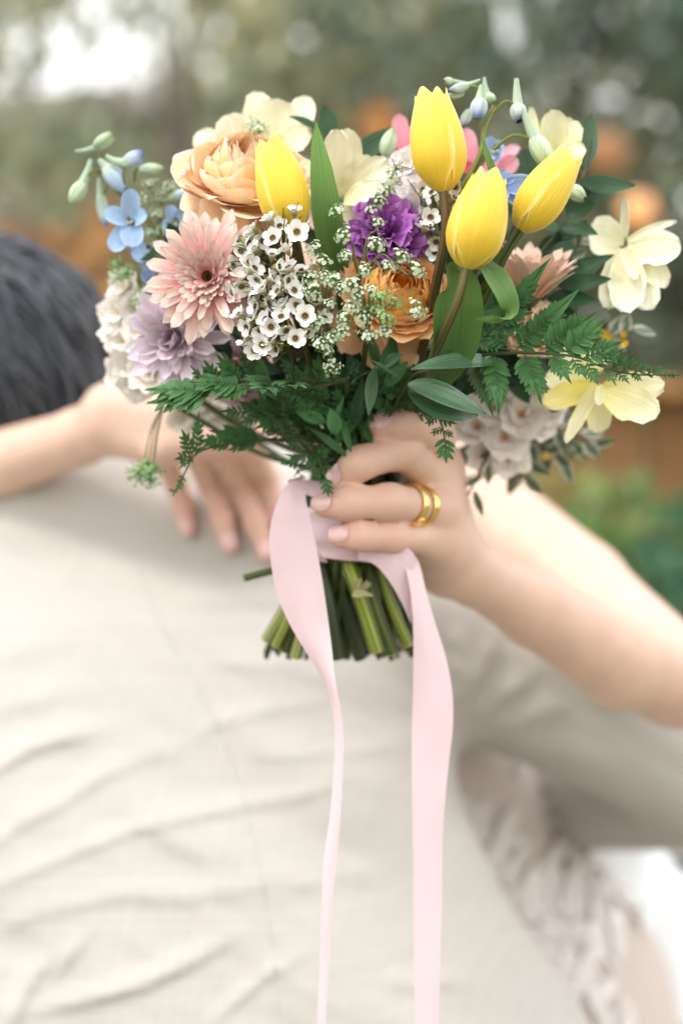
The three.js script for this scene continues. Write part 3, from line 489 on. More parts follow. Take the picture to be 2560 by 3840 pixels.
  const white = mat(0.84, 0.85, 0.86, { roughness: 0.55, sheen: 0.4, sheenColor: C(1, 1, 1) }), underF = (x, y, z) => Math.max(smin(bone(V(0.17, 1.15, -1.42), V(0.29, 0.85, -1.5), 0.09, 0.13)(x, y, z), bone(V(0.29, 0.85, -1.5), V(0.36, 0.25, -1.7), 0.13, 0.33)(x, y, z), 0.05) - 0.008 * Math.sin(Math.atan2(z + 1.5, x - 0.3) * 14), 0.03 - y);
  mesh('underskirt', inBride(netOf(underF, V(-0.05, 0.02, -2.15), V(0.85, 1.3, -1.1), 0.016)), white, bride);
  const bowF = join([egg(P(2640, 2760, 1.22), V(0.06, 0.035, 0.04), ZQ(-0.35)), bone(P(2700, 2800, 1.26), P(2560, 3130, 1.36), 0.025, 0.02)], 0.03);
  mesh('sash_bow', inBride(netOf((x, y, z) => bowF(x, y, z) - 0.006 * noise(x * 40, y * 25, z * 30), V(0.15, 0.95, -1.52), V(0.55, 1.4, -1.12), 0.009)), white, bride);
  // hair, pinned up
  const hq = brideHead.L, hairF = (x, y, z) => { const p = V(x, y, z).sub(V(-0.045, 1.585, -1.285)).applyQuaternion(brideHeadQ.clone().invert()); return Math.max(smin(egg(hq(0, 0.034, -0.026), V(0.078, 0.088, 0.092), brideHeadQ)(x, y, z), egg(hq(0, 0.03, -0.115), V(0.045, 0.045, 0.04), brideHeadQ)(x, y, z), 0.02) - 0.002 * noise(p.x * 150, p.y * 20, p.z * 60), p.z - 0.045 - 0.35 * Math.max(0, p.y - 0.05), -(p.y + 0.07)); };
  mesh('hair', inBride(netOf(hairF, V(-0.2, 1.45, -1.46), V(0.11, 1.73, -1.15), 0.006)), mat(0.03, 0.022, 0.018, { roughness: 0.45 }), bride);
  tag(bride, 'bride with bare arms round the man\'s neck, holding out the bouquet', 'person');
}
// two gold bands on the ring finger
{
  const a = gripPts.ring[0], b = gripPts.ring[1], dir = b.clone().sub(a).normalize();
  [[0.36, 'polished gold wedding band nearer the knuckle of the bride\'s ring finger', 0.0027], [0.58, 'gold engagement band with a raised crest, next to the plain band', 0.0027]].forEach(([t, label, hw], n) => {
    const c = a.clone().lerp(b, t), r = lerp(0.0097, 0.0088, t) + 0.0009, o = group('gold_ring', c); o.quaternion.copy(frameOf(dir));
    const prof = []; for (let i = 0; i <= 20; i++) { const q = i / 20 * Math.PI * 2; prof.push(new THREE.Vector2(r + 0.0001 + 0.0009 * Math.cos(q), hw * 0.85 * Math.sin(q))); }
    mesh('band', new THREE.LatheGeometry(prof, 56), mat(1.0, 0.66, 0.22, { metalness: 1, roughness: 0.2 }), o);
    if (n) mesh('crest', new THREE.TorusGeometry(0.0022, 0.0007, 8, 20).rotateX(Math.PI / 2).translate(0, 0, 0).rotateX(Math.PI / 2).translate(0, 0, r + 0.0011), mat(1.0, 0.7, 0.3, { metalness: 1, roughness: 0.15 }), o);
    tag(o, label, 'ring');
  });
}
// ---------------------------------------------------------------- the bouquet: helpers
const BOUQUET = 'flowers and greenery of the hand-tied bouquet';
const petalMat = new THREE.MeshPhysicalMaterial({ vertexColors: true, roughness: 0.72, transmission: 0.15, thickness: 0, side: THREE.DoubleSide, bumpMap: veinTex, bumpScale: 0.00035, specularIntensity: 0.6 });
const satinPetalMat = new THREE.MeshPhysicalMaterial({ vertexColors: true, roughness: 0.5, transmission: 0.18, thickness: 0, side: THREE.DoubleSide, bumpMap: veinTex, bumpScale: 0.00025, sheen: 0.3, sheenColor: C(1, 0.95, 0.6), sheenRoughness: 0.4 });
const leafMat = new THREE.MeshPhysicalMaterial({ vertexColors: true, roughness: 0.42, side: THREE.DoubleSide, bumpMap: veinTex, bumpScale: 0.0003, specularIntensity: 0.6 });
const softLeafMat = new THREE.MeshPhysicalMaterial({ vertexColors: true, roughness: 0.6, transmission: 0.15, thickness: 0, side: THREE.DoubleSide, bumpMap: veinTex, bumpScale: 0.0003 });
const sm = (r, g, b) => mat(r * 1.35, g * 1.35, b * 1.35, { roughness: 0.5, map: woodTex, bumpMap: veinTex, bumpScale: 0.0003 });
const stemMats = { green: sm(0.085, 0.145, 0.035), dark: sm(0.04, 0.075, 0.025), olive: sm(0.15, 0.155, 0.05), bright: sm(0.27, 0.38, 0.07), brown: sm(0.17, 0.125, 0.05), pale: sm(0.36, 0.46, 0.2), cut: mat(0.55, 0.52, 0.3, { roughness: 0.9 }) };
const mix3 = (a, b, t) => [lerp(a[0], b[0], t), lerp(a[1], b[1], t), lerp(a[2], b[2], t)];
// colour along a petal (stops from base to tip) with fine veins and a slightly different edge
const dye = (stops, { vein = 0.06, edge, edgeW = 0.25, f = 9, ph = 0 } = {}) => (t, s) => {
  const x = clamp(t) * (stops.length - 1), i = Math.min(stops.length - 2, Math.floor(x)); let c = mix3(stops[i], stops[i + 1], x - i);
  if (edge) c = mix3(c, edge, smooth(1 - edgeW, 1, Math.max(Math.abs(s), t > 0.85 ? (t - 0.85) / 0.15 : 0)));
  const k = 1 + vein * noise(s * f + ph, t * 1.6, ph * 3) + vein * 0.6 * noise(s * f * 2.7 + ph, t * 4, 7); return [c[0] * k, c[1] * k, c[2] * k];
};
// a wrapped petal: follows a surface of revolution about +Y
function cupPetal({ L, R, r, h, phi, nu = 9, nv = 8, col, ruf = 0, rib = 0, tipDrop, ph = rnd() * 40 }) {
  const rows = []; for (let i = 0; i <= nu; i++) { const t = i / nu, a = []; for (let j = 0; j <= nv; j++) { const s = j / nv * 2 - 1, q = s * phi(t), rad = R * r(t) * (1 + rib * Math.exp(-s * s * 30) * (1 - t) - 0.02 * s * s) + ruf * R * t * t * (noise(s * 3 + ph, t * 2, ph) + 0.5 * noise(s * 7 + ph, t * 3, ph)); a.push(V(Math.sin(q) * rad, L * h(t) + ruf * L * 0.25 * t * t * noise(s * 2.5, ph, 3) - L * (tipDrop ?? 0.1) * s * s * Math.pow(t, tipDrop ? 6 : 2), Math.cos(q) * rad)); } rows.push(a); }
  return sheet(rows, col);
}
// turn a petal so that it runs from a to b with its upper face towards 'face'; o.W in metres
function petalFrom(a, b, hw, face, o = {}) {
  const L = a.distanceTo(b), g0 = petal({ nu: 9, nv: 6, ...o, L, W: hw });
  const p = g0.attributes.position, m = (o.nv ?? 6) + 1, mid = Math.floor((o.nv ?? 6) / 2), last = p.count - m + mid, end = V(p.getX(last), p.getY(last), p.getZ(last)), k = L / end.length();
  const q = new THREE.Quaternion().setFromUnitVectors(end.clone().normalize(), V(0, 1, 0)), y = b.clone().sub(a).normalize(), z = face.clone().negate().addScaledVector(y, face.dot(y)).normalize(), x = y.clone().cross(z);
  g0.applyMatrix4(new THREE.Matrix4().makeRotationFromQuaternion(q).scale(V(k, k, k))); g0.applyMatrix4(new THREE.Matrix4().makeBasis(x, y, z).setPosition(a)); return g0;
}
const IM = (o) => { o.updateMatrixWorld(true); return o.matrixWorld.clone().invert(); };
const addW = (o, name, g, m) => mesh(name, g.applyMatrix4(IM(o)), m, o);        // geometry given in the world
const GRIP = P(1320, 1960, 0.797), FOOT = P(1275, 2435, 0.815), NST = 78; let stemNo = 0;
const spot = (i, r) => { const k = (i * 29) % NST, q = r * Math.sqrt((k + 0.5) / NST), a = k * 2.39996; return [Math.cos(a) * q, Math.sin(a) * q]; };
function stemTo(o, from, m = 'green', r = 0.0019, o2 = {}) { // stem from the flower through the hand to the cut end
  const i = o2.slot ?? stemNo++, [ax, az] = spot(i, 0.0235), [bx, bz] = spot(i, 0.036), mid = o2.via ?? [from.clone().lerp(GRIP, 0.45).add(V(0, 0.004, -0.03 - 0.07 * smooth(0.05, 0.11, from.x)))];
  const g1 = GRIP.clone().add(V(ax, 0.018, az)), g2 = GRIP.clone().add(V(ax, -0.012, az)), e = FOOT.clone().add(V(bx + ax * 0.25, ((i * 37) % 17 - 8) * 0.0006, bz * 0.6));
  const pts = [from, ...mid, g1, g2, o2.end ?? e]; const st = addW(o, 'stem', tube(pts, r * 0.92, r * 1.08, 30, 7), stemMats[m]); return st;
}
function bloom(name, p, axis, roll = 0) { const o = group(name, p); o.quaternion.copy(frameOf(axis, roll)); return o; }
const done = (o, label, category) => tag(o, label, category, BOUQUET);
const around = (o, name, geos, n, { tilt = 0, dTilt = 0.08, r0 = 0, y0 = 0, off = 0, sc = 1, dSc = 0.08, roll = 0.12, m = petalMat, jit = 0.12 }) => { // n alike petals round the axis
  for (let i = 0; i < n; i++) { const p = mesh(name, geos[Math.floor(rnd() * geos.length)], m, o), a = off + (i + rr(-jit, jit)) / n * Math.PI * 2; p.rotation.set(tilt + rr(-dTilt, dTilt), a, rr(-roll, roll), 'YXZ'); p.position.set(Math.sin(a) * r0, y0, Math.cos(a) * r0); p.scale.setScalar(sc * (1 + rr(-dSc, dSc))); }
};
const X = V(0, 0, 1);

// ---------------------------------------------------------------- yellow tulips
function tulip(base, tip, R, d, label, stemOpt, roll, open = 1) {
  seed(base[0]); const a = P(...base, d), b = P(...tip, d + 0.004), L = a.distanceTo(b), o = bloom('yellow_tulip', a, b.clone().sub(a), roll);
  const col = dye([[0.70, 0.50, 0.05], [0.84, 0.56, 0.028], [0.88, 0.62, 0.035], [0.90, 0.66, 0.06], [0.92, 0.71, 0.12]], { vein: 0.06, edge: [0.94, 0.80, 0.26], edgeW: 0.12, f: 12, ph: base[0] * 0.1 });
  const prof = (t) => (0.10 + 0.95 * Math.pow(Math.sin(Math.PI * Math.min(0.5, t * 1.15)), 0.75)) * (1 - 0.44 * Math.pow(smooth(0.45, 1.08, t), 1.35) / open), h = (t) => Math.pow(t, 1.12);
  const phi = (t) => 1.14 * Math.pow(Math.max(0, 1 - Math.pow(Math.max(0, (t - 0.4) / 0.605), 3.2)), 0.52) * (0.62 + 0.38 * smooth(0, 0.3, t)) + 0.42 * smooth(0.5, 0.9, t) * (1 - 0.2 * smooth(0.97, 1, t));
  for (let k = 0; k < 2; k++) { const gs = [0, 1, 2].map(() => cupPetal({ L: L * rr(0.97, 1.02) * (k ? 1 : 0.985), R: R * (k ? 1.0 : 0.9), r: prof, h, phi, nu: 14, nv: 10, col, rib: 0.04, ruf: 0.03, tipDrop: 0.1 })); for (let i = 0; i < 3; i++) { const p = mesh('petal', gs[i], satinPetalMat, o); p.rotation.y = (i + (k ? 0 : 0.5)) / 3 * Math.PI * 2; p.rotation.x = rr(-0.02, 0.045); } }
  stemTo(o, a.clone().addScaledVector(b.clone().sub(a).normalize(), 0.002), stemOpt.m ?? 'olive', 0.0026, stemOpt);
  return done(o, label, 'tulip');
}
tulip([1105, 880], [1006, 530], 0.0116, 0.703, 'yellow tulip bud between the peach ranunculus and the broad green blade', {}, 0.4);
tulip([1664, 724], [1610, 338], 0.0123, 0.69, 'upright yellow tulip, tallest of the tulips, above the white waxflowers', { m: 'brown', via: [P(1672, 860, 0.694), P(1640, 1040, 0.705), P(1560, 1400, 0.75)] }, 1.5);
tulip([1746, 1012], [1836, 648], 0.0127, 0.676, 'plump yellow tulip with its stem over a curling green leaf', { m: 'olive', via: [P(1722, 1110, 0.68), P(1672, 1230, 0.69), P(1560, 1480, 0.74)] }, 2.3);
tulip([1944, 868], [2146, 566], 0.0108, 0.70, 'slender yellow tulip leaning away over the peach gerbera', { m: 'green', via: [P(1890, 955, 0.706), P(1800, 1150, 0.72), P(1600, 1500, 0.76)] }, 0.9);

// ---------------------------------------------------------------- broad tulip leaves
const leafGreen = dye([[0.07, 0.15, 0.03], [0.12, 0.24, 0.045], [0.15, 0.30, 0.05]], { vein: 0.12, f: 14 });
const strip = (pts, face, n = 16, m = 6, fold = 0.35) => { // long leaf along a curve: [px, py, d, half width px, face turn]
  const c = new THREE.CatmullRomCurve3(pts.map((q) => P(q[0], q[1], q[2]))), rows = [];
  for (let i = 0; i <= n; i++) { const t = i / n, p = c.getPoint(t), T = c.getTangent(t), x = t * (pts.length - 1), k = Math.min(pts.length - 2, Math.floor(x)), f = x - k, hw = lerp(pts[k][3], pts[k + 1][3], f) * S * lerp(pts[k][2], pts[k + 1][2], f), tw = lerp(pts[k][4] ?? 0, pts[k + 1][4] ?? 0, f);
    const nrm = face.clone().addScaledVector(T, -face.dot(T)).normalize().applyAxisAngle(T, tw), sd = T.clone().cross(nrm).normalize(), a = [];
    for (let j = 0; j <= m; j++) { const s = j / m * 2 - 1; a.push(p.clone().addScaledVector(sd, s * hw).addScaledVector(nrm, Math.abs(s) * hw * fold)); } rows.push(a); }
  return sheet(rows, leafGreen);
};
function bladeLeaf(label, pts, face = X, fold = 0.35) { const o = group('tulip_leaf', P(pts[0][0], pts[0][1], pts[0][2])); addW(o, 'blade', strip(pts, face, 22, 8, fold), softLeafMat); const q = pts[0]; stemTo(o, P(q[0], q[1], q[2]), 'green', 0.0016); return done(o, label, 'leaf'); }
bladeLeaf('broad upright green blade in front of the cream petals', [[1262, 1010, 0.722, 44, 0.15], [1240, 900, 0.712, 56, 0.1], [1222, 780, 0.705, 57, 0], [1205, 640, 0.702, 42, -0.05], [1192, 540, 0.703, 24, -0.1], [1184, 455, 0.705, 2, -0.1]]);
bladeLeaf('narrow green blade rising behind the plump tulip', [[1850, 1010, 0.70, 18], [1880, 850, 0.695, 30], [1872, 720, 0.69, 28], [1838, 610, 0.69, 16], [1804, 512, 0.692, 2]], V(-0.6, 0, 0.8));
bladeLeaf('wide cupped green leaf behind the plump tulip\'s stem', [[1640, 1420, 0.725, 50, 0], [1690, 1290, 0.708, 92, 0], [1700, 1160, 0.698, 105, 0.1], [1710, 1070, 0.694, 80, 0.15], [1700, 1005, 0.69, 40, 0.2], [1720, 985, 0.688, 4, 0.2]], V(0.2, 0.1, 0.9), 0.5);
bladeLeaf('curling green leaf bending over beside the peach gerbera', [[1800, 975, 0.69, 42, 0], [1850, 1030, 0.676, 48, 0.2], [1898, 1110, 0.672, 40, 0.5], [1912, 1165, 0.674, 32, 0.9], [1880, 1196, 0.678, 26, 1.4], [1830, 1200, 0.682, 16, 1.9], [1785, 1196, 0.684, 3, 2.3]], V(0.4, 0.3, 0.85), 0.25);

// ---------------------------------------------------------------- ranunculus
function ranunculus(name, c, axis, R, layers, stops, edge, label, outerCol, sd, depthF = 1) {
  seed(sd); const o = bloom(name, c, axis, rnd() * 6);
  for (let l = 0; l < layers; l++) {
    const f = (l + 1) / layers, n = l < 2 ? 3 : l < layers - 2 ? 6 : 7, open = smooth(0.45, 1.05, f), rad = R * (0.10 + 0.9 * Math.pow(f, 0.95));
    const r = (t) => Math.pow(Math.sin(Math.min(1, t * lerp(1.25, 1.0, open)) * Math.PI / 2), 0.8) * (1 - (1 - open) * 0.38 * smooth(0.55, 1, t)) + open * 0.10 * t * t, H = R * lerp(1.02, 0.74, Math.pow(f, 1.6)) * depthF;
    const gs = [0, 1, 2].map(() => cupPetal({ L: H, R: rad, r, h: (t) => t - open * 0.22 * t * t * t, phi: (t) => (l < 2 ? 1.35 : 0.86) * Math.pow(Math.sin(Math.PI * clamp(0.12 + 0.8 * Math.pow(t, 0.8))), 0.5), nu: 7, nv: 8, ruf: 0.03 + 0.045 * f, col: dye(f > 0.72 && outerCol ? outerCol : stops, { vein: 0.05, edge, edgeW: 0.09, ph: l }) }));
    for (let i = 0; i < n; i++) { const p = mesh('petal', gs[i % 3], petalMat, o); p.rotation.set(rr(-0.05, 0.07) + open * 0.10, (i + l * 0.37 + rr(-0.15, 0.15)) / n * Math.PI * 2, rr(-0.06, 0.06), 'YXZ'); p.position.y = -R * 0.35 + rr(-0.02, 0.02) * R; p.scale.setScalar(rr(0.95, 1.05)); }
  }
  mesh('calyx', cupPetal({ L: R * 0.4, R: R * 0.35, r: (t) => 0.2 + 0.8 * t, h: (t) => t * 0.5, phi: () => Math.PI, nv: 14, col: () => [0.1, 0.18, 0.05] }).translate(0, -R * 0.5, 0), softLeafMat, o);
  stemTo(o, c.clone().addScaledVector(axis.clone().normalize(), -R * 0.4), 'green', 0.0024); return { o, label };
}
{
  const pe = [[0.95, 0.42, 0.09], [0.97, 0.56, 0.2], [0.97, 0.67, 0.36]], { o, label } = ranunculus('ranunculus', P(928, 672, 0.738), V(0.08, 0.74, 0.66), 0.0325, 10, pe, [0.96, 0.78, 0.6], 'large peach ranunculus with wavy layered petals beside the pale blue delphinium', [[0.92, 0.5, 0.22], [0.94, 0.63, 0.36], [0.95, 0.74, 0.54]], 201);
  // hanging outer petals
  for (const [bx, by, tx, ty, w, d] of [[850, 700, 770, 895, 90, 0.728], [930, 710, 900, 915, 95, 0.722], [1010, 700, 1010, 895, 90, 0.725], [820, 650, 712, 790, 85, 0.735], [800, 680, 728, 865, 80, 0.738], [1050, 690, 1120, 840, 75, 0.735], [790, 640, 716, 720, 70, 0.742]]) addW(o, 'petal', petalFrom(P(bx, by, d + 0.006), P(tx, ty, d), w * S * d, V(-0.1, 0.2, 1), { bend: -0.7, cup: () => -0.5, ruf: 0.06, w: (t) => Math.pow(Math.sin(Math.PI * (0.18 + 0.72 * t)), 0.55), col: dye([[0.94, 0.54, 0.24], [0.95, 0.64, 0.36], [0.95, 0.74, 0.54]], { edge: [0.93, 0.78, 0.66] }) }), petalMat);
  done(o, label, 'ranunculus');
}
{
  const oc = [[0.95, 0.3, 0.008], [0.97, 0.40, 0.02], [0.97, 0.52, 0.09]], { o, label } = ranunculus('ranunculus', P(1492, 1092, 0.72), V(0.2, 0.42, 0.88), 0.0243, 11, oc, [0.94, 0.60, 0.30], 'orange ranunculus with tight whorled petals behind the green lace flowers', [[0.88, 0.32, 0.05], [0.92, 0.44, 0.12], [0.94, 0.58, 0.3]], 211, 0.8);
  for (const [bx, by, tx, ty, w, d] of [[1500, 1170, 1662, 1222, 58, 0.732], [1490, 1180, 1620, 1300, 60, 0.737], [1470, 1190, 1545, 1370, 66, 0.735], [1410, 1190, 1420, 1385, 70, 0.737], [1350, 1170, 1300, 1330, 66, 0.738], [1320, 1120, 1185, 1240, 55, 0.74]]) addW(o, 'petal', petalFrom(P(bx, by, d + 0.008), P(tx, ty, d), w * S * d, V(0.1, 0.25, 1), { bend: -0.5, cup: () => -0.45, ruf: 0.06, w: (t) => Math.pow(Math.sin(Math.PI * (0.16 + 0.80 * t)), 0.6), col: dye([[0.85, 0.40, 0.13], [0.86, 0.47, 0.22], [0.88, 0.55, 0.33]], { edge: [0.9, 0.62, 0.42] }) }), petalMat);
  done(o, label, 'ranunculus');
}

// ---------------------------------------------------------------- gerberas
function gerbera(c, axis, L, label, pal, sd, tilt0 = 1.35, rows = [[21, 1, 0], [20, 0.92, 0.14], [16, 0.8, 0.26], [28, 0.52, 0.4], [36, 0.38, 0.6], [36, 0.27, 0.85]]) {
  seed(sd); const o = bloom('gerbera', c, axis, 0.3);
  const ray = (k, s, q) => petal({ L: L * k, W: L * (s === 1 ? 0.122 : 0.112 * s), nu: 8, nv: 4, lean: 0, bend: rr(0.05, 0.55) * q, p: 1.6, cup: (t) => -0.35 + 0.5 * t, ruf: 0.02, w: (t) => 0.42 + 0.58 * Math.pow(Math.sin(Math.PI * clamp(0.1 + 0.82 * t)), 0.7) - 0.8 * Math.pow(smooth(0.86, 1.0, t), 2) * 0.72, notch: 0.02, col: dye(pal, { vein: 0.09, f: 6, ph: k * 9 + s }) });
  rows.forEach(([n, k, lift], i) => around(o, i < 2 ? 'petal' : 'inner_petal', Array.from({ length: 6 }, () => ray(k, i < 2 ? 1 : [0.8, 0.55, 0.42, 0.34][i - 2], i < 2 ? 1 : -0.5)), n, { tilt: tilt0 - lift, r0: L * 0.20 - i * L * 0.02, y0: i * L * 0.035, off: i * 0.14, dSc: 0.12, dTilt: i < 2 ? 0.13 : 0.2, roll: 0.16, jit: 0.25 }));
  const tuft = []; for (let i = 0; i < 150; i++) { const q = Math.sqrt((i + 0.5) / 150) * L * 0.19, a = i * 2.4, g2 = new THREE.ConeGeometry(L * 0.014, L * rr(0.09, 0.15) * (0.5 + q / L * 3), 4); g2.rotateX(0.25 * q / (L * 0.24)).rotateY(a + Math.PI / 2).translate(Math.cos(a) * q, L * 0.09, Math.sin(a) * q); const in_ = i < 12; paint(g2, () => in_ ? [0.16, 0.08, 0.035] : mix3([0.66, 0.34, 0.14], [0.6, 0.42, 0.16], rnd())); tuft.push(g2); }
  mesh('flower_centre', mergeGeometries(tuft), petalMat, o);
  mesh('calyx', new THREE.CylinderGeometry(L * 0.26, L * 0.1, L * 0.22, 18).translate(0, -L * 0.1, 0), stemMats.green, o);
  stemTo(o, c.clone().addScaledVector(axis.clone().normalize(), -L * 0.2), 'green', 0.0026); return done(o, label, 'gerbera');
}
gerbera(P(786, 1042, 0.714), V(-0.2, 0.02, 1), 0.0266, 'pale pink gerbera with a fringed centre, wide open towards the viewer', [[0.90, 0.26, 0.24], [0.92, 0.42, 0.38], [0.94, 0.62, 0.55], [0.95, 0.78, 0.68]], 221, 1.42);
gerbera(P(1985, 1110, 0.744), V(0.10, 0.93, 0.35), 0.0262, 'peach gerbera seen side on beneath the leaning tulip', [[0.88, 0.44, 0.32], [0.92, 0.60, 0.46], [0.94, 0.73, 0.6]], 223, 0.62, [[18, 1, 0], [16, 0.95, 0.18], [14, 0.7, 0.3]]);

// ---------------------------------------------------------------- lavender chrysanthemum and purple carnation
{
  seed(231); const c = P(668, 1270, 0.748), o = bloom('chrysanthemum', c, V(-0.28, -0.12, 0.95), 0), L = 0.0235;
  const g = (k) => petal({ L: L * k, W: L * 0.168, nu: 7, nv: 5, bend: rr(-0.5, 0.1), cup: (t) => 0.95 - 0.35 * t, w: (t) => 0.5 + 0.5 * Math.pow(Math.sin(Math.PI * clamp(0.08 + 0.84 * t)), 0.7) - 0.55 * Math.pow(smooth(0.85, 1, t), 2), col: dye([[0.74, 0.46, 0.62], [0.87, 0.69, 0.80], [0.93, 0.82, 0.89]], { edge: [0.95, 0.89, 0.93], edgeW: 0.3 }) });
  [[18, 1.08, 1.55], [16, 1.02, 1.28], [14, 0.93, 1.0], [11, 0.82, 0.68], [8, 0.62, 0.36], [4, 0.42, 0.12]].forEach(([n, k, tilt], i) => around(o, 'petal', Array.from({ length: 4 }, () => g(k)), n, { tilt, r0: L * 0.1, y0: i * L * 0.05, off: i * 0.3, dTilt: 0.24, dSc: 0.16, jit: 0.3, roll: 0.25 }));
  stemTo(o, c.clone().add(V(0, 0, -0.006)), 'green', 0.0022); done(o, 'lilac chrysanthemum with rolled petals below the pale pink gerbera', 'chrysanthemum');
}
function carnation(c, axis, R, label, stops, edge, sd) {
  seed(sd); const o = bloom('carnation', c, axis, 1);
  const g = (k) => petal({ L: R * k, W: R * 0.48, nu: 7, nv: 9, bend: rr(0.0, 0.5), cup: () => rr(0.2, 0.7), ruf: 0.22, rufF: 3.2, w: (t) => 0.14 + 0.86 * Math.pow(t, 1.1) - 0.25 * Math.pow(smooth(0.9, 1, t), 2), col: dye(stops, { vein: 0.14, edge, edgeW: 0.14 }) });
  [[9, 1.02, 1.3], [9, 1.0, 1.0], [8, 1.0, 0.7], [7, 0.98, 0.42], [5, 0.95, 0.16]].forEach(([n, k, tilt], i) => around(o, 'petal', Array.from({ length: 4 }, () => g(k)), n, { tilt, y0: -R * 0.42, off: i * 0.4, dTilt: 0.2, dSc: 0.1, roll: 0.4, jit: 0.3 }));
  stemTo(o, c.clone().addScaledVector(axis.clone().normalize(), -R * 0.5), 'green', 0.002); return done(o, label, 'carnation');
}
carnation(P(1452, 868, 0.724), V(0.05, 0.4, 0.9), 0.0205, 'deep purple ruffled carnation above the orange ranunculus', [[0.22, 0.035, 0.25], [0.34, 0.08, 0.39], [0.43, 0.13, 0.48]], [0.5, 0.2, 0.54], 241);
const peachFill = [[0.90, 0.45, 0.24], [0.94, 0.60, 0.38], [0.95, 0.71, 0.52]];
carnation(P(1215, 1110, 0.752), V(-0.1, 0.4, 0.9), 0.0185, 'peach carnation mostly hidden behind the lacy white umbels', peachFill, [0.95, 0.78, 0.62], 243);
carnation(P(2000, 1235, 0.752), V(0.3, 0.2, 0.9), 0.0175, 'pale peach carnation glimpsed through the spreading fern', peachFill, [0.95, 0.78, 0.62], 245);
carnation(P(880, 1400, 0.775), V(-0.2, -0.2, 0.95), 0.0175, 'dusky pink carnation in the gap under the pale pink gerbera', [[0.55, 0.26, 0.32], [0.70, 0.42, 0.48], [0.78, 0.54, 0.58]], [0.84, 0.66, 0.7], 247);
carnation(P(700, 1090, 0.775), V(-0.5, 0.3, 0.8), 0.016, 'cream carnation behind the pale pink gerbera\'s outer petals', [[0.86, 0.76, 0.46], [0.91, 0.84, 0.62], [0.93, 0.88, 0.72]], [0.94, 0.9, 0.78], 249);
carnation(P(2130, 1330, 0.785), V(0.4, 0.1, 0.9), 0.017, 'yellow cream carnation behind the spreading fern\'s middle', [[0.84, 0.70, 0.3], [0.88, 0.78, 0.46], [0.91, 0.84, 0.6]], [0.93, 0.88, 0.68], 250);
// ---------------------------------------------------------------- loose petalled flowers, petal by petal
// list: [base px, py, tip px, py, half width px, depth at the base, depth at the tip, options]
function petalled(name, label, category, c, list, m, stops, stemM, extra = {}) {
  seed(Math.round(c.x * 9000 + c.y * 7000)); const o = group(name, c);
  for (const [bx, by, tx, ty, w, d0, d1 = d0, q = {}] of list) addW(o, 'petal', petalFrom(P(bx, by, d0), P(tx, ty, d1), w * S * d1, q.face ?? V(rr(-0.3, 0.3), rr(0, 0.5), 1), { bend: q.bend ?? rr(-0.5, 0.2), cup: q.cup ?? (() => rr(0.3, 0.8)), ruf: q.ruf ?? 0.07, rufF: q.rufF ?? 2.2, nu: 9, nv: 8, w: q.w ?? ((t) => 0.16 + 0.84 * Math.pow(Math.sin(Math.PI * clamp(0.04 + 0.8 * Math.pow(t, 0.9))), 0.9) - 0.3 * Math.pow(smooth(0.88, 1, t), 2)), col: dye(q.stops ?? stops, { vein: 0.06, ph: bx * 0.13, edge: q.edge ?? extra.edge }) }), petalMat);
  stemTo(o, c.clone().add(V(0, -0.002, -0.004)), stemM ?? 'green', extra.r ?? 0.0016, extra); return done(o, label, category);
}
const cream = [[0.86, 0.78, 0.42], [0.92, 0.87, 0.62], [0.94, 0.91, 0.73]], lemon = [[0.84, 0.74, 0.28], [0.90, 0.84, 0.48], [0.93, 0.89, 0.62]], pinkC = [[0.80, 0.22, 0.30], [0.85, 0.34, 0.42], [0.88, 0.46, 0.52]], narrow = (t) => Math.pow(Math.sin(Math.PI * clamp(0.12 + 0.84 * t)), 0.5);
petalled('freesia', 'cream freesia with broad petals rising behind the peach ranunculus', 'freesia', P(930, 560, 0.775), [
  [830, 640, 668, 650, 62, 0.77, 0.765], [850, 590, 735, 500, 58, 0.775], [900, 560, 858, 428, 78, 0.775, 0.77], [960, 540, 968, 345, 62, 0.775], [1010, 540, 1060, 375, 88, 0.772, 0.765], [1080, 560, 1155, 362, 62, 0.775], [1060, 570, 1150, 470, 60, 0.765, 0.76], [780, 640, 700, 600, 50, 0.775]], petalMat, cream);
petalled('freesia', 'open cream freesia with fanned petals beside the broad green blade', 'freesia', P(1285, 745, 0.75), [
  [1265, 740, 1262, 485, 62, 0.748, 0.735], [1280, 745, 1305, 480, 66, 0.75, 0.74], [1300, 745, 1395, 590, 66, 0.75, 0.742, { ruf: 0.04 }], [1300, 748, 1448, 600, 64, 0.745, 0.732, { ruf: 0.1 }], [1290, 750, 1440, 700, 56, 0.74, 0.725], [1240, 750, 1200, 600, 50, 0.755], [1290, 760, 1325, 845, 34, 0.742]], petalMat, cream, 'green');
petalled('freesia', 'pale yellow freesia above the slender leaning tulip', 'freesia', P(2070, 600, 0.752), [
  [2065, 600, 2078, 412, 60, 0.752, 0.745], [2075, 600, 2150, 452, 62, 0.752], [2080, 605, 2195, 560, 58, 0.75, 0.745], [2060, 610, 2150, 610, 40, 0.745], [2010, 520, 1988, 402, 22, 0.76, 0.76, { w: narrow }]], petalMat, [[0.80, 0.76, 0.32], [0.86, 0.83, 0.50], [0.89, 0.86, 0.62]]);
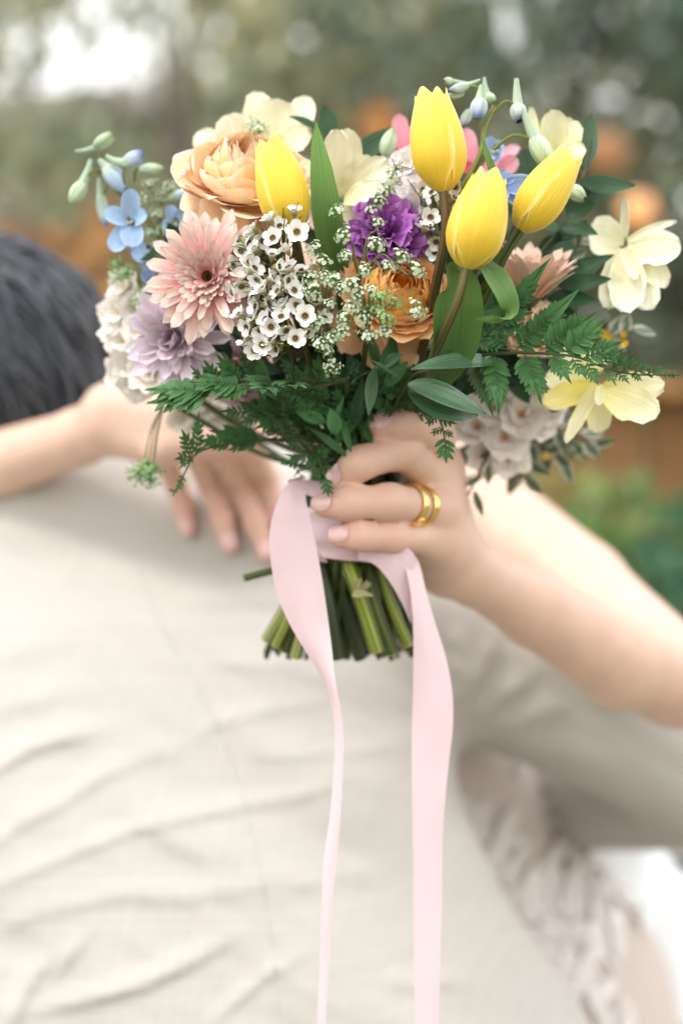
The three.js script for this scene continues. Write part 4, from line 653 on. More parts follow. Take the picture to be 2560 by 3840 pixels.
petalled('sweet_pea', 'wide open cream sweet pea with drooping petals at the bouquet\'s outer edge', 'sweet pea', P(2338, 910, 0.766), [
  [2335, 925, 2205, 870, 92, 0.772, 0.765, { bend: -0.3 }], [2340, 890, 2340, 738, 19, 0.762, 0.755, { w: narrow, edge: [0.78, 0.86, 0.74] }], [2350, 905, 2536, 826, 20, 0.758, 0.75, { w: narrow, bend: 0.6, edge: [0.78, 0.86, 0.74] }], [2352, 915, 2545, 950, 84, 0.764, 0.752, { bend: -0.3, ruf: 0.03 }], [2335, 935, 2278, 1155, 62, 0.762, 0.752], [2345, 940, 2352, 1170, 74, 0.758, 0.745], [2355, 935, 2430, 1160, 74, 0.762, 0.752], [2362, 930, 2490, 1080, 64, 0.766, 0.758], [2335, 930, 2382, 1045, 24, 0.752, 0.745, { w: narrow }]], petalMat, [[0.82, 0.76, 0.44], [0.87, 0.83, 0.58], [0.90, 0.88, 0.70]], 'green', { edge: [0.9, 0.89, 0.75] });
petalled('sweet_pea', 'lemon yellow sweet pea below the spreading fern frond', 'sweet pea', P(2230, 1440, 0.752), [
  [2220, 1420, 2040, 1430, 60, 0.756], [2225, 1440, 2035, 1515, 52, 0.75, 0.745, { stops: [[0.80, 0.66, 0.12], [0.84, 0.73, 0.22], [0.86, 0.78, 0.32]] }], [2235, 1440, 2118, 1660, 30, 0.744, 0.738, { w: narrow }], [2240, 1450, 2240, 1622, 56, 0.76, 0.765], [2260, 1450, 2488, 1450, 62, 0.75, 0.738, { bend: -0.3, ruf: 0.08 }], [2255, 1465, 2462, 1560, 78, 0.744, 0.732, { bend: -0.4, ruf: 0.08 }], [2200, 1400, 2090, 1300, 62, 0.765], [2230, 1400, 2230, 1290, 52, 0.768], [2250, 1440, 2240, 1520, 22, 0.738, 0.734, { w: narrow }]], petalMat, lemon);
petalled('sweet_pea', 'bright pink sweet pea peeping out behind the tallest tulip', 'sweet pea', P(1515, 585, 0.765), [[1518, 580, 1492, 428, 36, 0.765], [1530, 585, 1560, 470, 34, 0.77], [1500, 590, 1440, 560, 26, 0.768]], petalMat, pinkC);
petalled('sweet_pea', 'rose pink sweet pea among the curling delphinium stalks', 'sweet pea', P(1780, 640, 0.768), [[1770, 640, 1742, 482, 40, 0.768], [1800, 650, 1945, 548, 34, 0.765], [1860, 660, 1935, 590, 36, 0.762], [1760, 650, 1738, 610, 30, 0.765, 0.765, { stops: [[0.6, 0.06, 0.08], [0.68, 0.1, 0.12], [0.7, 0.14, 0.16]] }]], petalMat, pinkC);
petalled('sweet_pea', 'small magenta sweet pea beside the peach gerbera', 'sweet pea', P(2080, 960, 0.765), [[2060, 970, 2135, 905, 20, 0.765], [2070, 990, 2115, 960, 18, 0.766]], petalMat, [[0.72, 0.2, 0.36], [0.80, 0.35, 0.48], [0.84, 0.42, 0.54]]);

// ---------------------------------------------------------------- stock: several ruffled florets on a stem
function stock(label, florets, stops, d, sd, R = 0.0095, centre = [0.55, 0.5, 0.2]) {
  seed(sd); const c0 = florets.reduce((a, f) => a.add(P(f[0], f[1], f[2] ?? d)), V(0, 0, 0)).multiplyScalar(1 / florets.length), o = group('stock_flower', c0);
  const gs = [0, 1, 2, 3].map(() => petal({ L: R, W: R * 0.72, nu: 6, nv: 7, bend: rr(0.2, 0.8), cup: () => 0.4, ruf: 0.13, w: (t) => 0.2 + 0.8 * Math.pow(Math.sin(Math.PI * clamp(0.02 + 0.72 * t)), 0.8), col: dye(stops, { vein: 0.06, edge: stops[2] }) }));
  for (const [x, y, dd = d, ax = rr(-0.4, 0.4), ay = rr(-0.2, 0.6), k = 1] of florets) {
    const f = group('floret'); const w = P(x, y, dd); f.position.copy(w.clone().sub(c0)); f.quaternion.copy(frameOf(V(ax, ay, 1), rnd() * 6)); f.scale.setScalar(k); o.add(f);
    around(f, 'petal', gs, 4, { tilt: 1.0, dTilt: 0.2, off: 0, jit: 0.2, dSc: 0.12 }); around(f, 'petal', gs, 4, { tilt: 0.6, dTilt: 0.2, off: 0.8, sc: 0.72, jit: 0.2 });
    mesh('flower_centre', new THREE.IcosahedronGeometry(R * 0.12, 1).translate(0, R * 0.12, 0), mat(...centre), f);
    mesh('pedicel', tube([V(0, 0, 0), V(0, -R * 0.6, 0), c0.clone().add(V(0, -0.004, -0.012)).sub(w).applyQuaternion(f.quaternion.clone().invert()).divideScalar(k)], 0.0007, 0.0009, 8, 5), stemMats.green, f);
  }
  stemTo(o, c0.clone().add(V(0, -0.004, -0.012)), 'green', 0.002); return done(o, label, 'stock');
}
const lilac = [[0.74, 0.62, 0.60], [0.82, 0.73, 0.74], [0.88, 0.83, 0.84]], blush = [[0.80, 0.70, 0.48], [0.86, 0.78, 0.68], [0.90, 0.85, 0.80]];
stock('pale lilac stock flower beside the tallest tulip\'s foot', [[1532, 622], [1590, 660], [1560, 735, 0.735, -0.1, 0.3], [1500, 700], [1545, 800, 0.73, 0, -0.2], [1630, 610, 0.76], [1480, 640, 0.76]], lilac, 0.742, 251);
stock('cream and blush stock flower at the bouquet\'s edge by the man\'s hair', [[478, 1085, 0.785, -0.6, 0.3], [450, 1180, 0.785, -0.7, 0], [505, 1160, 0.776], [470, 1280, 0.785, -0.6, -0.1], [530, 1250, 0.772], [500, 1370, 0.782, -0.5, -0.3], [455, 1390, 0.79, -0.8, -0.2], [560, 1400, 0.775], [520, 1440, 0.785, -0.3, -0.6], [440, 1230, 0.792, -0.9, 0.1]], blush, 0.78, 253, 0.0102);
stock('blush white stock flower drooping under the fern on the bare arm\'s side', [[1790, 1605, 0.80, -0.2, 0.2, 1.15], [1890, 1640, 0.80, 0.1, 0, 1.15], [1950, 1560, 0.795, 0.2, 0.3, 1.1], [1850, 1535, 0.795, 0, 0.4], [1745, 1560, 0.81, -0.2, 0.2], [1900, 1710, 0.81, 0, -0.3], [2010, 1590, 0.80, 0.4, 0.1, 0.9], [1830, 1690, 0.81, -0.1, -0.2], [2060, 1540, 0.80, 0.4, 0.2, 0.8]], [[0.86, 0.5, 0.5], [0.90, 0.80, 0.76], [0.93, 0.88, 0.85]], 0.80, 255, 0.0118, [0.6, 0.3, 0.08]);
stock('cream stock flower hanging low behind the bouquet above the resting hand', [[800, 1530, 0.84, -0.2, -0.3], [890, 1560, 0.84, 0, -0.3], [950, 1520, 0.835], [850, 1490, 0.835], [740, 1500, 0.84], [700, 1560, 0.845, -0.3, -0.6]], [[0.70, 0.62, 0.48], [0.78, 0.72, 0.6], [0.82, 0.78, 0.7]], 0.84, 257, 0.0115);

// ---------------------------------------------------------------- delphinium: buds with spurs, blue open flowers
const budMat = new THREE.MeshPhysicalMaterial({ vertexColors: true, roughness: 0.6, bumpMap: veinTex, bumpScale: 0.0004, side: THREE.DoubleSide });
function budGeo(L, R, tint, tip) { return cupPetal({ L, R, r: (t) => 0.12 + 0.9 * Math.pow(Math.sin(Math.PI * clamp(0.02 + 0.93 * Math.pow(t, 0.85))), 0.7), h: (t) => t, phi: () => Math.PI, nu: 10, nv: 15, ruf: 0.05, col: (t, s) => { const k = 1 + 0.16 * Math.cos(s * Math.PI * 5) + 0.08 * noise(s * 20, t * 4); return mix3(mix3([0.42, 0.52, 0.36], tint, smooth(0.1, 0.6, t)), tip, smooth(0.65, 1, t)).map((v) => v * k); } }); }
function delphinium(label, buds, flowers, spine, sd) {
  seed(sd); const c = P(...spine[0]), o = group('delphinium', c), pts = spine.map((q) => P(...q));
  for (const [bx, by, tx, ty, d, w, tint, sx, sy, jx, jy] of buds) {
    const a = P(bx, by, d), b = P(tx, ty, d - 0.002), L = a.distanceTo(b), pal = { g: [[0.47, 0.58, 0.38], [0.30, 0.40, 0.2]], b: [[0.42, 0.50, 0.64], [0.09, 0.12, 0.32]], s: [[0.44, 0.56, 0.74], [0.38, 0.49, 0.70]], p: [[0.48, 0.57, 0.52], [0.16, 0.2, 0.34]] }[tint];
    const bg = budGeo(L * 1.12, w * S * d * 0.86, ...pal).applyMatrix4(new THREE.Matrix4().compose(a, frameOf(b.clone().sub(a), rnd() * 6), V(1, 1, 1))), bud = addW(o, 'bud', bg, budMat);
    const im = IM(o); if (sx !== undefined) mesh('spur', paint(tube([b.clone().lerp(a, 0.75), a.clone().lerp(P(sx, sy, d), 0.5), P(sx, sy, d)], w * S * d * 0.6, w * S * d * 0.24, 8, 8), () => [0.44, 0.55, 0.40]).applyMatrix4(im), budMat, bud);
    if (jx !== undefined) mesh('pedicel', tube([a.clone().lerp(b, 0.2), a.clone().lerp(P(jx, jy, d), 0.5).add(V(0, 0.003, 0.001)), P(jx, jy, d + 0.003)], 0.0007, 0.0008, 10, 6).applyMatrix4(im), stemMats.bright, bud);
  }
  for (const [cx, cy, d, sepals, tintName] of flowers) {
    const f = group('open_flower', P(cx, cy, d).sub(c)); o.add(f); const st = tintName === 'deep' ? [[0.16, 0.26, 0.56], [0.24, 0.36, 0.66], [0.32, 0.45, 0.72]] : [[0.40, 0.55, 0.74], [0.36, 0.53, 0.78], [0.42, 0.60, 0.84]];
    for (const [tx, ty, w] of sepals) { const g2 = petalFrom(P(cx, cy, d + 0.001), P(tx, ty, d - rr(-0.002, 0.004)), w * S * d, V(rr(-0.2, 0.2), rr(0, 0.4), 1), { bend: rr(-0.4, 0.3), cup: () => 0.45, ruf: 0.05, nv: 8, w: (t) => 0.25 + 0.75 * Math.pow(Math.sin(Math.PI * clamp(0.05 + 0.83 * t)), 0.8) - 0.25 * smooth(0.9, 1, t), col: dye(st, { vein: 0.07, edge: [0.50, 0.66, 0.86], ph: tx }) }); addW(f, 'petal', g2, petalMat); }
    const eye = []; for (let i = 0; i < 14; i++) { const g2 = petal({ L: 0.0035 * rr(0.6, 1.1), W: 0.0009, nu: 3, nv: 2, bend: 0.8, w: () => 1, col: () => i % 3 ? [0.74, 0.78, 0.72] : [0.10, 0.16, 0.08] }); g2.rotateX(rr(0.1, 0.9)).rotateY(i * 2.4); eye.push(g2); }
    const e = mesh('flower_centre', mergeGeometries(eye), petalMat, f); e.quaternion.copy(frameOf(V(0, 0.1, 1)));
  }
  addW(o, 'flower_stalk', tube(pts, 0.0011, 0.0016, 26, 7), stemMats.bright);
  stemTo(o, pts[pts.length - 1], 'green', 0.0019); return done(o, label, 'delphinium');
}
delphinium('pale blue delphinium with spurred buds reaching out over the man\'s hair', [
  [356, 560, 425, 512, 0.775, 22, 'g', 284, 568, 385, 610], [350, 548, 418, 500, 0.772, 20, 'g'], [462, 625, 532, 578, 0.766, 36, 'b', 398, 585, 470, 700], [520, 640, 604, 634, 0.775, 28, 'g', undefined, undefined, 505, 680], [392, 620, 465, 705, 0.772, 42, 's', 370, 600, 480, 690], [320, 680, 268, 755, 0.772, 34, 'g', 342, 598, 376, 650], [375, 720, 395, 840, 0.78, 26, 'p', 372, 665, 455, 715], [640, 745, 720, 720, 0.78, 26, 's', 590, 752, 600, 780]], [
  [488, 832, 0.758, [[490, 708, 38], [392, 792, 36], [420, 940, 42], [505, 925, 46], [552, 805, 34]]],
  [560, 935, 0.768, [[600, 1010, 50], [495, 960, 46], [640, 950, 40], [570, 1020, 40]]],
  [655, 840, 0.772, [[640, 770, 26], [695, 800, 32], [610, 850, 28], [680, 880, 28]]],
  [570, 1065, 0.765, [[545, 1010, 26], [600, 1060, 26], [560, 1110, 26]], 'deep']], [[376, 640, 0.775], [440, 715, 0.774], [520, 790, 0.775], [590, 880, 0.78], [650, 1000, 0.79], [760, 1250, 0.80]], 261);
delphinium('green budded delphinium arching above the three right hand tulips', [
  [1700, 305, 1665, 302, 0.735, 16, 'g', 1760, 312], [1760, 318, 1690, 340, 0.732, 22, 'p', 1800, 300, 1840, 400], [1740, 350, 1680, 360, 0.735, 17, 'g'], [1800, 365, 1790, 440, 0.722, 38, 'b', 1806, 318, 1800, 470], [1938, 385, 1945, 450, 0.722, 36, 'p', 1935, 295, 1850, 425], [1820, 355, 1850, 380, 0.73, 24, 'g', 1815, 290], [1995, 505, 2060, 620, 0.716, 46, 'g', 1965, 425, 1850, 560], [1760, 410, 1735, 470, 0.74, 22, 'p'], [2130, 700, 2185, 745, 0.735, 34, 'g', undefined, undefined, 2100, 800], [1440, 590, 1470, 495, 0.745, 36, 'g']], [
  [1880, 690, 0.722, [[2010, 700, 44], [1975, 760, 46], [1900, 640, 40], [1870, 760, 34]], 'deep'],
  [1620, 985, 0.735, [[1560, 960, 30], [1590, 1020, 34], [1655, 960, 30], [1630, 930, 28]], 'deep'],
  [1850, 565, 0.755, [[1815, 520, 30], [1890, 545, 30], [1850, 610, 30], [1820, 590, 26]]]], [[1850, 400, 0.728], [1815, 480, 0.724], [1805, 560, 0.722], [1770, 640, 0.725], [1725, 720, 0.73], [1690, 860, 0.745]], 263);

// ---------------------------------------------------------------- white waxflowers
const waxMat = new THREE.MeshPhysicalMaterial({ vertexColors: true, roughness: 0.6, side: THREE.DoubleSide });
const waxPetal = [0, 1, 2].map((i) => { seed(270 + i); return petal({ L: 0.0047, W: 0.0028, nu: 5, nv: 5, bend: -0.35, cup: () => 0.6, ruf: 0.05, w: (t) => 0.45 + 0.55 * Math.sin(Math.PI * clamp(0.1 + 0.75 * t)) - 0.2 * smooth(0.85, 1, t), col: dye([[0.86, 0.8, 0.7], [0.93, 0.92, 0.89], [0.94, 0.935, 0.915]], { vein: 0.02 }) }); });
const waxCup = paint(new THREE.LatheGeometry([[0, 0.0002], [0.0007, 0.0002], [0.0012, 0.0009], [0.0018, 0.0013], [0.0024, 0.0011], [0.0023, -0.0006], [0.0013, -0.0032], [0.0004, -0.0045]].map((q) => new THREE.Vector2(...q)), 14), (x, y, z) => { const r = Math.hypot(x, z); return y < 0.0005 && r > 0.0008 ? [0.32, 0.30, 0.12] : r < 0.0010 ? [0.46, 0.32, 0.12] : r < 0.0017 ? [0.22, 0.09, 0.035] : [0.74, 0.62, 0.44]; });
const waxStamens = mergeGeometries(Array.from({ length: 10 }, (_, i) => { const a = i / 10 * Math.PI * 2; return tube([V(Math.cos(a) * 0.0017, 0.0010, Math.sin(a) * 0.0017), V(Math.cos(a) * 0.0013, 0.0021, Math.sin(a) * 0.0013), V(Math.cos(a) * 0.0008, 0.0022, Math.sin(a) * 0.0008)], 0.00022, 0.00018, 3, 4); }));
function waxSprig(label, root, flowers, sd) {
  seed(sd); const c = P(...root), o = group('waxflower_sprig', c);
  for (const [x, y, d, ax, ay, k = 1] of flowers) {
    const w = P(x, y, d), f = group('waxflower', w.clone().sub(c)); f.quaternion.copy(frameOf(V(ax ?? rr(-1.3, 1.1), ay ?? rr(-0.8, 1.2), rr(0.35, 0.9)), rnd() * 6)); f.scale.setScalar(k * rr(0.68, 0.88)); o.add(f);
    around(f, 'petal', waxPetal, 5, { m: waxMat, tilt: 1.12, dTilt: 0.22, r0: 0.0019, y0: 0.0006, jit: 0.08, dSc: 0.08 });
    mesh('cup', waxCup, petalMat, f); mesh('stamens', waxStamens, stemMats.brown, f);
    const im = f.quaternion.clone().invert(), k2 = f.scale.x; const back = c.clone().lerp(w, 0.45).add(V(rr(-0.004, 0.004), -0.003, -0.006)).sub(w).applyQuaternion(im).divideScalar(k2), root2 = c.clone().sub(w).applyQuaternion(im).divideScalar(k2);
    mesh('pedicel', tube([V(0, -0.0042, 0), V(0, -0.007, 0).lerp(back, 0.25), back, root2], 0.0005, 0.0007, 10, 5), stemMats.olive, f);
  }
  const nd = []; for (let i = 0; i < 54; i++) { const q = flowers[i % flowers.length], e = P(q[0] + rr(-60, 60), q[1] + rr(-60, 50), q[2] + rr(-0.006, 0.006)), s = c.clone().lerp(e, rr(0.3, 0.7)); nd.push(tube([s, s.clone().lerp(e, 0.5).add(V(0, 0.0015, 0.001)), e], 0.0005, 0.0002, 5, 4)); }
  addW(o, 'needle_leaves', mergeGeometries(nd), stemMats.bright).userData.kind = 'stuff';
  stemTo(o, c, 'olive', 0.0014); return done(o, label, 'waxflower');
}
waxSprig('waxflower sprig with white cups in front of the yellow tulip bud', [1060, 1010, 0.715], [[1012, 826, 0.69, -0.5, 0.7], [1104, 796, 0.688, 0.1, 1.2], [1025, 895, 0.688, -0.2, 0.2], [1112, 872, 0.685, 0.05, 0.1, 1.1], [985, 900, 0.70], [925, 905, 0.702], [900, 945, 0.704], [935, 985, 0.70], [870, 1000, 0.704], [905, 1040, 0.702], [960, 935, 0.698], [1075, 940, 0.69], [1050, 850, 0.694], [880, 905, 0.708], [950, 870, 0.704]], 281);
waxSprig('waxflower sprig of white cups crowded beside the pale pink gerbera', [1040, 1150, 0.72], [[1040, 1000, 0.69], [1015, 1045, 0.69], [1075, 1050, 0.688], [965, 1045, 0.695], [985, 1090, 0.692], [1045, 1095, 0.69], [1090, 1060, 0.692], [905, 1070, 0.70], [880, 1095, 0.702], [940, 1105, 0.698], [1100, 1090, 0.69, 0.2, 0.1], [1130, 1020, 0.695], [1060, 1150, 0.692], [1115, 1140, 0.69], [1000, 1140, 0.694], [950, 1010, 0.696], [1085, 1010, 0.69], [1020, 960, 0.692], [965, 1150, 0.698]], 283);
waxSprig('waxflower sprig with white cups hanging over the dark gap beneath', [1140, 1290, 0.725], [[900, 1185, 0.70], [930, 1225, 0.698], [935, 1260, 0.70], [975, 1235, 0.696], [985, 1290, 0.696, -0.2, -0.3], [1000, 1200, 0.695], [1055, 1192, 0.69, -0.1, 0.3], [1142, 1186, 0.688, 0.1, 0.05, 1.05], [1018, 1225, 0.694], [1105, 1268, 0.689, 0.3, -0.1, 1.12], [955, 1310, 0.70, -0.2, -0.5], [1020, 1280, 0.695], [1180, 1140, 0.692], [1215, 1195, 0.695], [955, 1190, 0.698], [1070, 1235, 0.692], [1040, 1310, 0.697], [925, 1295, 0.702], [1150, 1240, 0.692]], 285);
waxSprig('waxflower sprig with white cups behind the tallest tulip\'s stem', [1660, 900, 0.735], [[1612, 816, 0.708, 0, 0.1, 1.15], [1619, 724, 0.71], [1585, 715, 0.715], [1710, 700, 0.705], [1700, 745, 0.705, 0.4, 0.4], [1634, 903, 0.71, 0, -0.5], [1640, 700, 0.72], [1735, 790, 0.71], [1650, 765, 0.712], [1590, 860, 0.72], [1630, 945, 0.715, -0.3, -0.3]], 287);

// ---------------------------------------------------------------- lacy green and white umbels
const floretG = [0, 1, 2].map((i) => { seed(290 + i); const a = []; for (let k = 0; k < 5; k++) { const g2 = petal({ L: 0.0008 * rr(0.8, 1.2), W: 0.00046, nu: 2, nv: 2, bend: 0.7, cup: () => 0.6, w: (t) => 0.5 + 0.5 * Math.sin(Math.PI * (0.1 + 0.7 * t)), col: () => [0.64, 0.71, 0.54] }); g2.rotateX(1.15).rotateY(k * 1.257 + rr(-0.15, 0.15)); a.push(g2); } const b = new THREE.IcosahedronGeometry(0.00032, 0); paint(b, () => [0.35, 0.5, 0.2]); b.deleteAttribute('uv'); const c = mergeGeometries(a.map((q) => { const z = q.toNonIndexed(); z.deleteAttribute('uv'); return z; }).concat([b])); return c; });
function umbelletGeo(s, n, R, green) { // florets over a small dome, on rays
  seed(s); const out = []; for (let i = 0; i < n; i++) { if (rnd() < 0.22) continue; const q = Math.sqrt((i + 0.5) / n), a = i * 2.39996 + rr(-0.3, 0.3), e = q * 1.2, p = V(Math.sin(e) * Math.cos(a) * R * 1.15, Math.cos(e) * R * 0.5, Math.sin(e) * Math.sin(a) * R).multiplyScalar(rr(0.78, 1.25)), g2 = floretG[i % 3].clone(); const m = new THREE.Matrix4().compose(p, frameOf(p.clone().add(V(0, 0.001, 0)), rnd() * 6), V(1, 1, 1).multiplyScalar(rr(0.75, 1.2))); g2.applyMatrix4(m); if (green) { const c = g2.attributes.color; for (let k = 0; k < c.count; k++) c.setXYZ(k, c.getX(k) * 0.45, c.getY(k) * 0.66, c.getZ(k) * 0.34); } out.push(g2);
    const ry = tube([V(0, -R * 0.5, 0), p.clone().multiplyScalar(0.6), p.clone().multiplyScalar(0.97)], 0.00018, 0.00018, 3, 3, false).toNonIndexed(); ry.deleteAttribute('uv'); paint(ry, () => [0.25, 0.36, 0.13]); out.push(ry); }
  for (let i = 0; i < 7; i++) { const a = i / 7 * 6.28, b = tube([V(0, -R * 0.5, 0), V(Math.cos(a) * R * 0.6, -R * 0.25, Math.sin(a) * R * 0.6), V(Math.cos(a) * R * 1.2, -R * 0.1, Math.sin(a) * R * 1.2)], 0.00018, 0.00008, 3, 3, false).toNonIndexed(); b.deleteAttribute('uv'); paint(b, () => [0.22, 0.36, 0.13]); out.push(b); }
  return mergeGeometries(out);
}
const umbG = [0, 1, 2, 3].map((i) => umbelletGeo(300 + i, 26, 0.0043, false)), umbGreen = umbelletGeo(306, 26, 0.0045, true);
const lacyMat = new THREE.MeshPhysicalMaterial({ vertexColors: true, roughness: 0.8, side: THREE.DoubleSide });
function umbel(label, root, heads, sd, greenOnes = 0) {
  seed(sd); const c = P(...root), o = group('lace_flower', c);
  heads.forEach(([x, y, d, ax, ay, k = 1], i) => { const w = P(x, y, d), h = mesh('umbellet', i < greenOnes ? umbGreen : umbG[i % 4], lacyMat, o), dir = V(ax ?? (x - root[0]) / 200 + rr(-0.3, 0.3), ay ?? rr(0.1, 0.9), rr(0.5, 1)).normalize(); h.position.copy(w.clone().sub(c)); h.quaternion.copy(frameOf(dir, rnd() * 6)); h.scale.setScalar(k * rr(0.82, 1.15)); h.userData.kind = 'stuff';
    const a = w.clone().addScaledVector(dir, -0.002), b = a.clone().lerp(c, 0.4).add(V(0, 0.006, -0.001)), g2 = tube([a, a.clone().addScaledVector(dir, -0.003), b, c], 0.00042, 0.00055, 12, 5); addW(o, 'ray', g2, stemMats.pale); });
  stemTo(o, c, 'green', 0.0015); return done(o, label, 'lace flower');
}
umbel('lacy white umbel nodding in front of the purple carnation', [1345, 1040, 0.705], [[1267, 791, 0.686, -0.4, 0.9], [1415, 836, 0.684, 0.3, 0.8], [1290, 882, 0.682], [1293, 959, 0.68], [1415, 918, 0.683, 0.3, 0.3], [1502, 964, 0.682, 0.5, 0.5], [1558, 1010, 0.684, 0.6, 0.4, 1.1], [1369, 1015, 0.68], [1456, 1000, 0.682]], 311);
umbel('lacy green and white umbel spread over the orange ranunculus', [1380, 1200, 0.70], [[1426, 1110, 0.676], [1477, 1135, 0.678], [1447, 1190, 0.678], [1400, 1150, 0.68], [1559, 1166, 0.682, 0.6, 0.2, 1.1], [1390, 1085, 0.678], [1319, 1069, 0.677], [1278, 1080, 0.678], [1248, 1050, 0.68], [1319, 1150, 0.678], [1288, 1197, 0.678], [1283, 1243, 0.68], [1380, 1258, 0.682], [1447, 1243, 0.684], [1340, 1110, 0.676], [1360, 1190, 0.68]], 313, 4);
umbel('lacy white umbel low above the left hand fern', [1230, 1260, 0.71], [[1202, 1288, 0.688], [1222, 1314, 0.688], [1187, 1115, 0.69], [1130, 1156, 0.692], [1243, 1375, 0.694, 0, -0.2], [1175, 933, 0.69], [1206, 984, 0.688], [1215, 1040, 0.686], [1160, 1040, 0.69], [1235, 1140, 0.684], [1250, 1270, 0.686], [1190, 1210, 0.69], [1170, 1085, 0.688]], 315);
umbel('lacy white umbel tucked between the cream freesia and the lilac stock', [1450, 800, 0.745], [[1486, 627, 0.722], [1420, 755, 0.72], [1470, 680, 0.724], [1440, 720, 0.722], [1400, 790, 0.722]], 317);
umbel('lacy pale umbel beneath the delphinium buds', [600, 860, 0.79], [[560, 690, 0.775], [540, 745, 0.778], [600, 730, 0.78], [590, 800, 0.775], [620, 860, 0.775], [570, 870, 0.778], [640, 700, 0.785]], 319);
umbel('lacy green umbel at the edge next to the blue petals', [540, 1090, 0.785], [[440, 985, 0.772, -0.7, 0.4, 1.2], [470, 1020, 0.77, -0.5, 0.3, 1.2], [430, 1040, 0.775, -0.8, 0, 1.2], [545, 1095, 0.762, -0.4, 0.6, 1.1], [520, 1130, 0.762, -0.6, 0, 1.1], [560, 1140, 0.765]], 321, 2);
umbel('lacy sprig tucked among the cream freesia petals', [930, 590, 0.765], [[950, 470, 0.752], [975, 485, 0.752], [780, 570, 0.758]], 323);
umbel('green lace flower nodding down on its own thin stalk below the fern', [620, 1500, 0.79], [[548, 1745, 0.775, -0.3, -0.9, 1.5], [575, 1765, 0.773, 0, -1, 1.5], [520, 1775, 0.776, -0.5, -0.9, 1.4], [560, 1800, 0.776, -0.2, -1, 1.3]], 325, 4);
// ---------------------------------------------------------------- leatherleaf fern
const fernCol = (ph) => dye([[0.05, 0.145, 0.045], [0.075, 0.195, 0.06], [0.105, 0.245, 0.085]], { vein: 0.22, f: 4, ph }), paleFern = dye([[0.10, 0.15, 0.07], [0.13, 0.18, 0.085], [0.14, 0.2, 0.1]], { vein: 0.2 });
const pinnuleG = [0, 1, 2].map((i) => { seed(330 + i); return petal({ L: 1, W: 0.205, nu: 4, nv: 4, bend: 0.25, fold: 0.12, cup: () => 0.25, w: (t) => Math.pow(Math.sin(Math.PI * clamp(0.12 + 0.84 * t)), 0.75), col: fernCol(i) }); }), pinnulePale = pinnuleG[0].clone(); { const p = pinnulePale.attributes, c = p.color, u = p.uv; for (let i = 0; i < c.count; i++) c.setXYZ(i, ...paleFern(u.getY(i), u.getX(i) * 2 - 1)); }
const bladeG = [0, 1].map((i) => { seed(335 + i); return petal({ L: 1, W: 0.17, nu: 16, nv: 4, bend: 0.2, fold: 0.15, cup: () => 0.2, w: (t) => (1 - t * 0.96) * (0.82 + 0.18 * (1 - ((t * 8) % 1))), col: fernCol(i + 5) }); });
function fern(label, spine, pinnae, sd, o2 = {}) {
  seed(sd); const pts = spine.map((q) => P(...q)), c = pts[0], o = group('fern_frond', c), face0 = o2.face ?? V(0, 0.15, 1);
  addW(o, 'rachis', tube(pts, o2.r ?? 0.0009, 0.0003, 26, 6), stemMats.green);
  for (const [bx, by, tx, ty, d0, d1, k = 1, pale = false] of pinnae) {
    const a = P(bx, by, d0), b = P(tx, ty, d1), L = a.distanceTo(b), y = b.clone().sub(a).normalize(), f = face0.clone().add(V(rr(-0.4, 0.4), rr(-0.3, 0.3), 0)), z = f.clone().negate().addScaledVector(y, f.dot(y)).normalize(), x = y.clone().cross(z);
    const pin = group('pinna', a.clone().sub(c)); pin.quaternion.setFromRotationMatrix(new THREE.Matrix4().makeBasis(x, y, z)); o.add(pin);
    mesh('midrib', tube([V(0, 0, 0), V(0, L * 0.5, 0.0004), V(0, L * 0.95, 0)], 0.0004, 0.0002, 6, 5), stemMats.green, pin);
    const n = clamp(Math.round(L / 0.0024 * 0.62), 3, 9), tipL = L * 0.5;
    for (let i = 0; i < n; i++) for (const s of [-1, 1]) { const t = (i + 0.4 + (s > 0 ? 0.25 : 0)) / n * 0.62, q = mesh('pinnule', pale ? pinnulePale : pinnuleG[(i + (s > 0 ? 1 : 0)) % 3], leafMat, pin), l = Math.min(0.0088, L * 0.35) * k * (1 - 0.42 * t) * rr(0.9, 1.1) * (i === 0 ? 0.85 : 1); q.position.set(0, t * L, 0.0001); q.rotation.set(rr(-0.14, 0.14), rr(-0.18, 0.18), -s * lerp(1.08, 0.7, t / 0.62) + rr(-0.06, 0.06)); q.scale.setScalar(l); }
    const bl = mesh('tip_blade', bladeG[Math.floor(rnd() * 2)], leafMat, pin); bl.position.y = L - tipL; bl.scale.set(tipL * 1.45 * k, tipL, tipL);
  }
  if (!o2.noStem) stemTo(o, c, 'green', 0.0012); return done(o, label, 'fern');
}
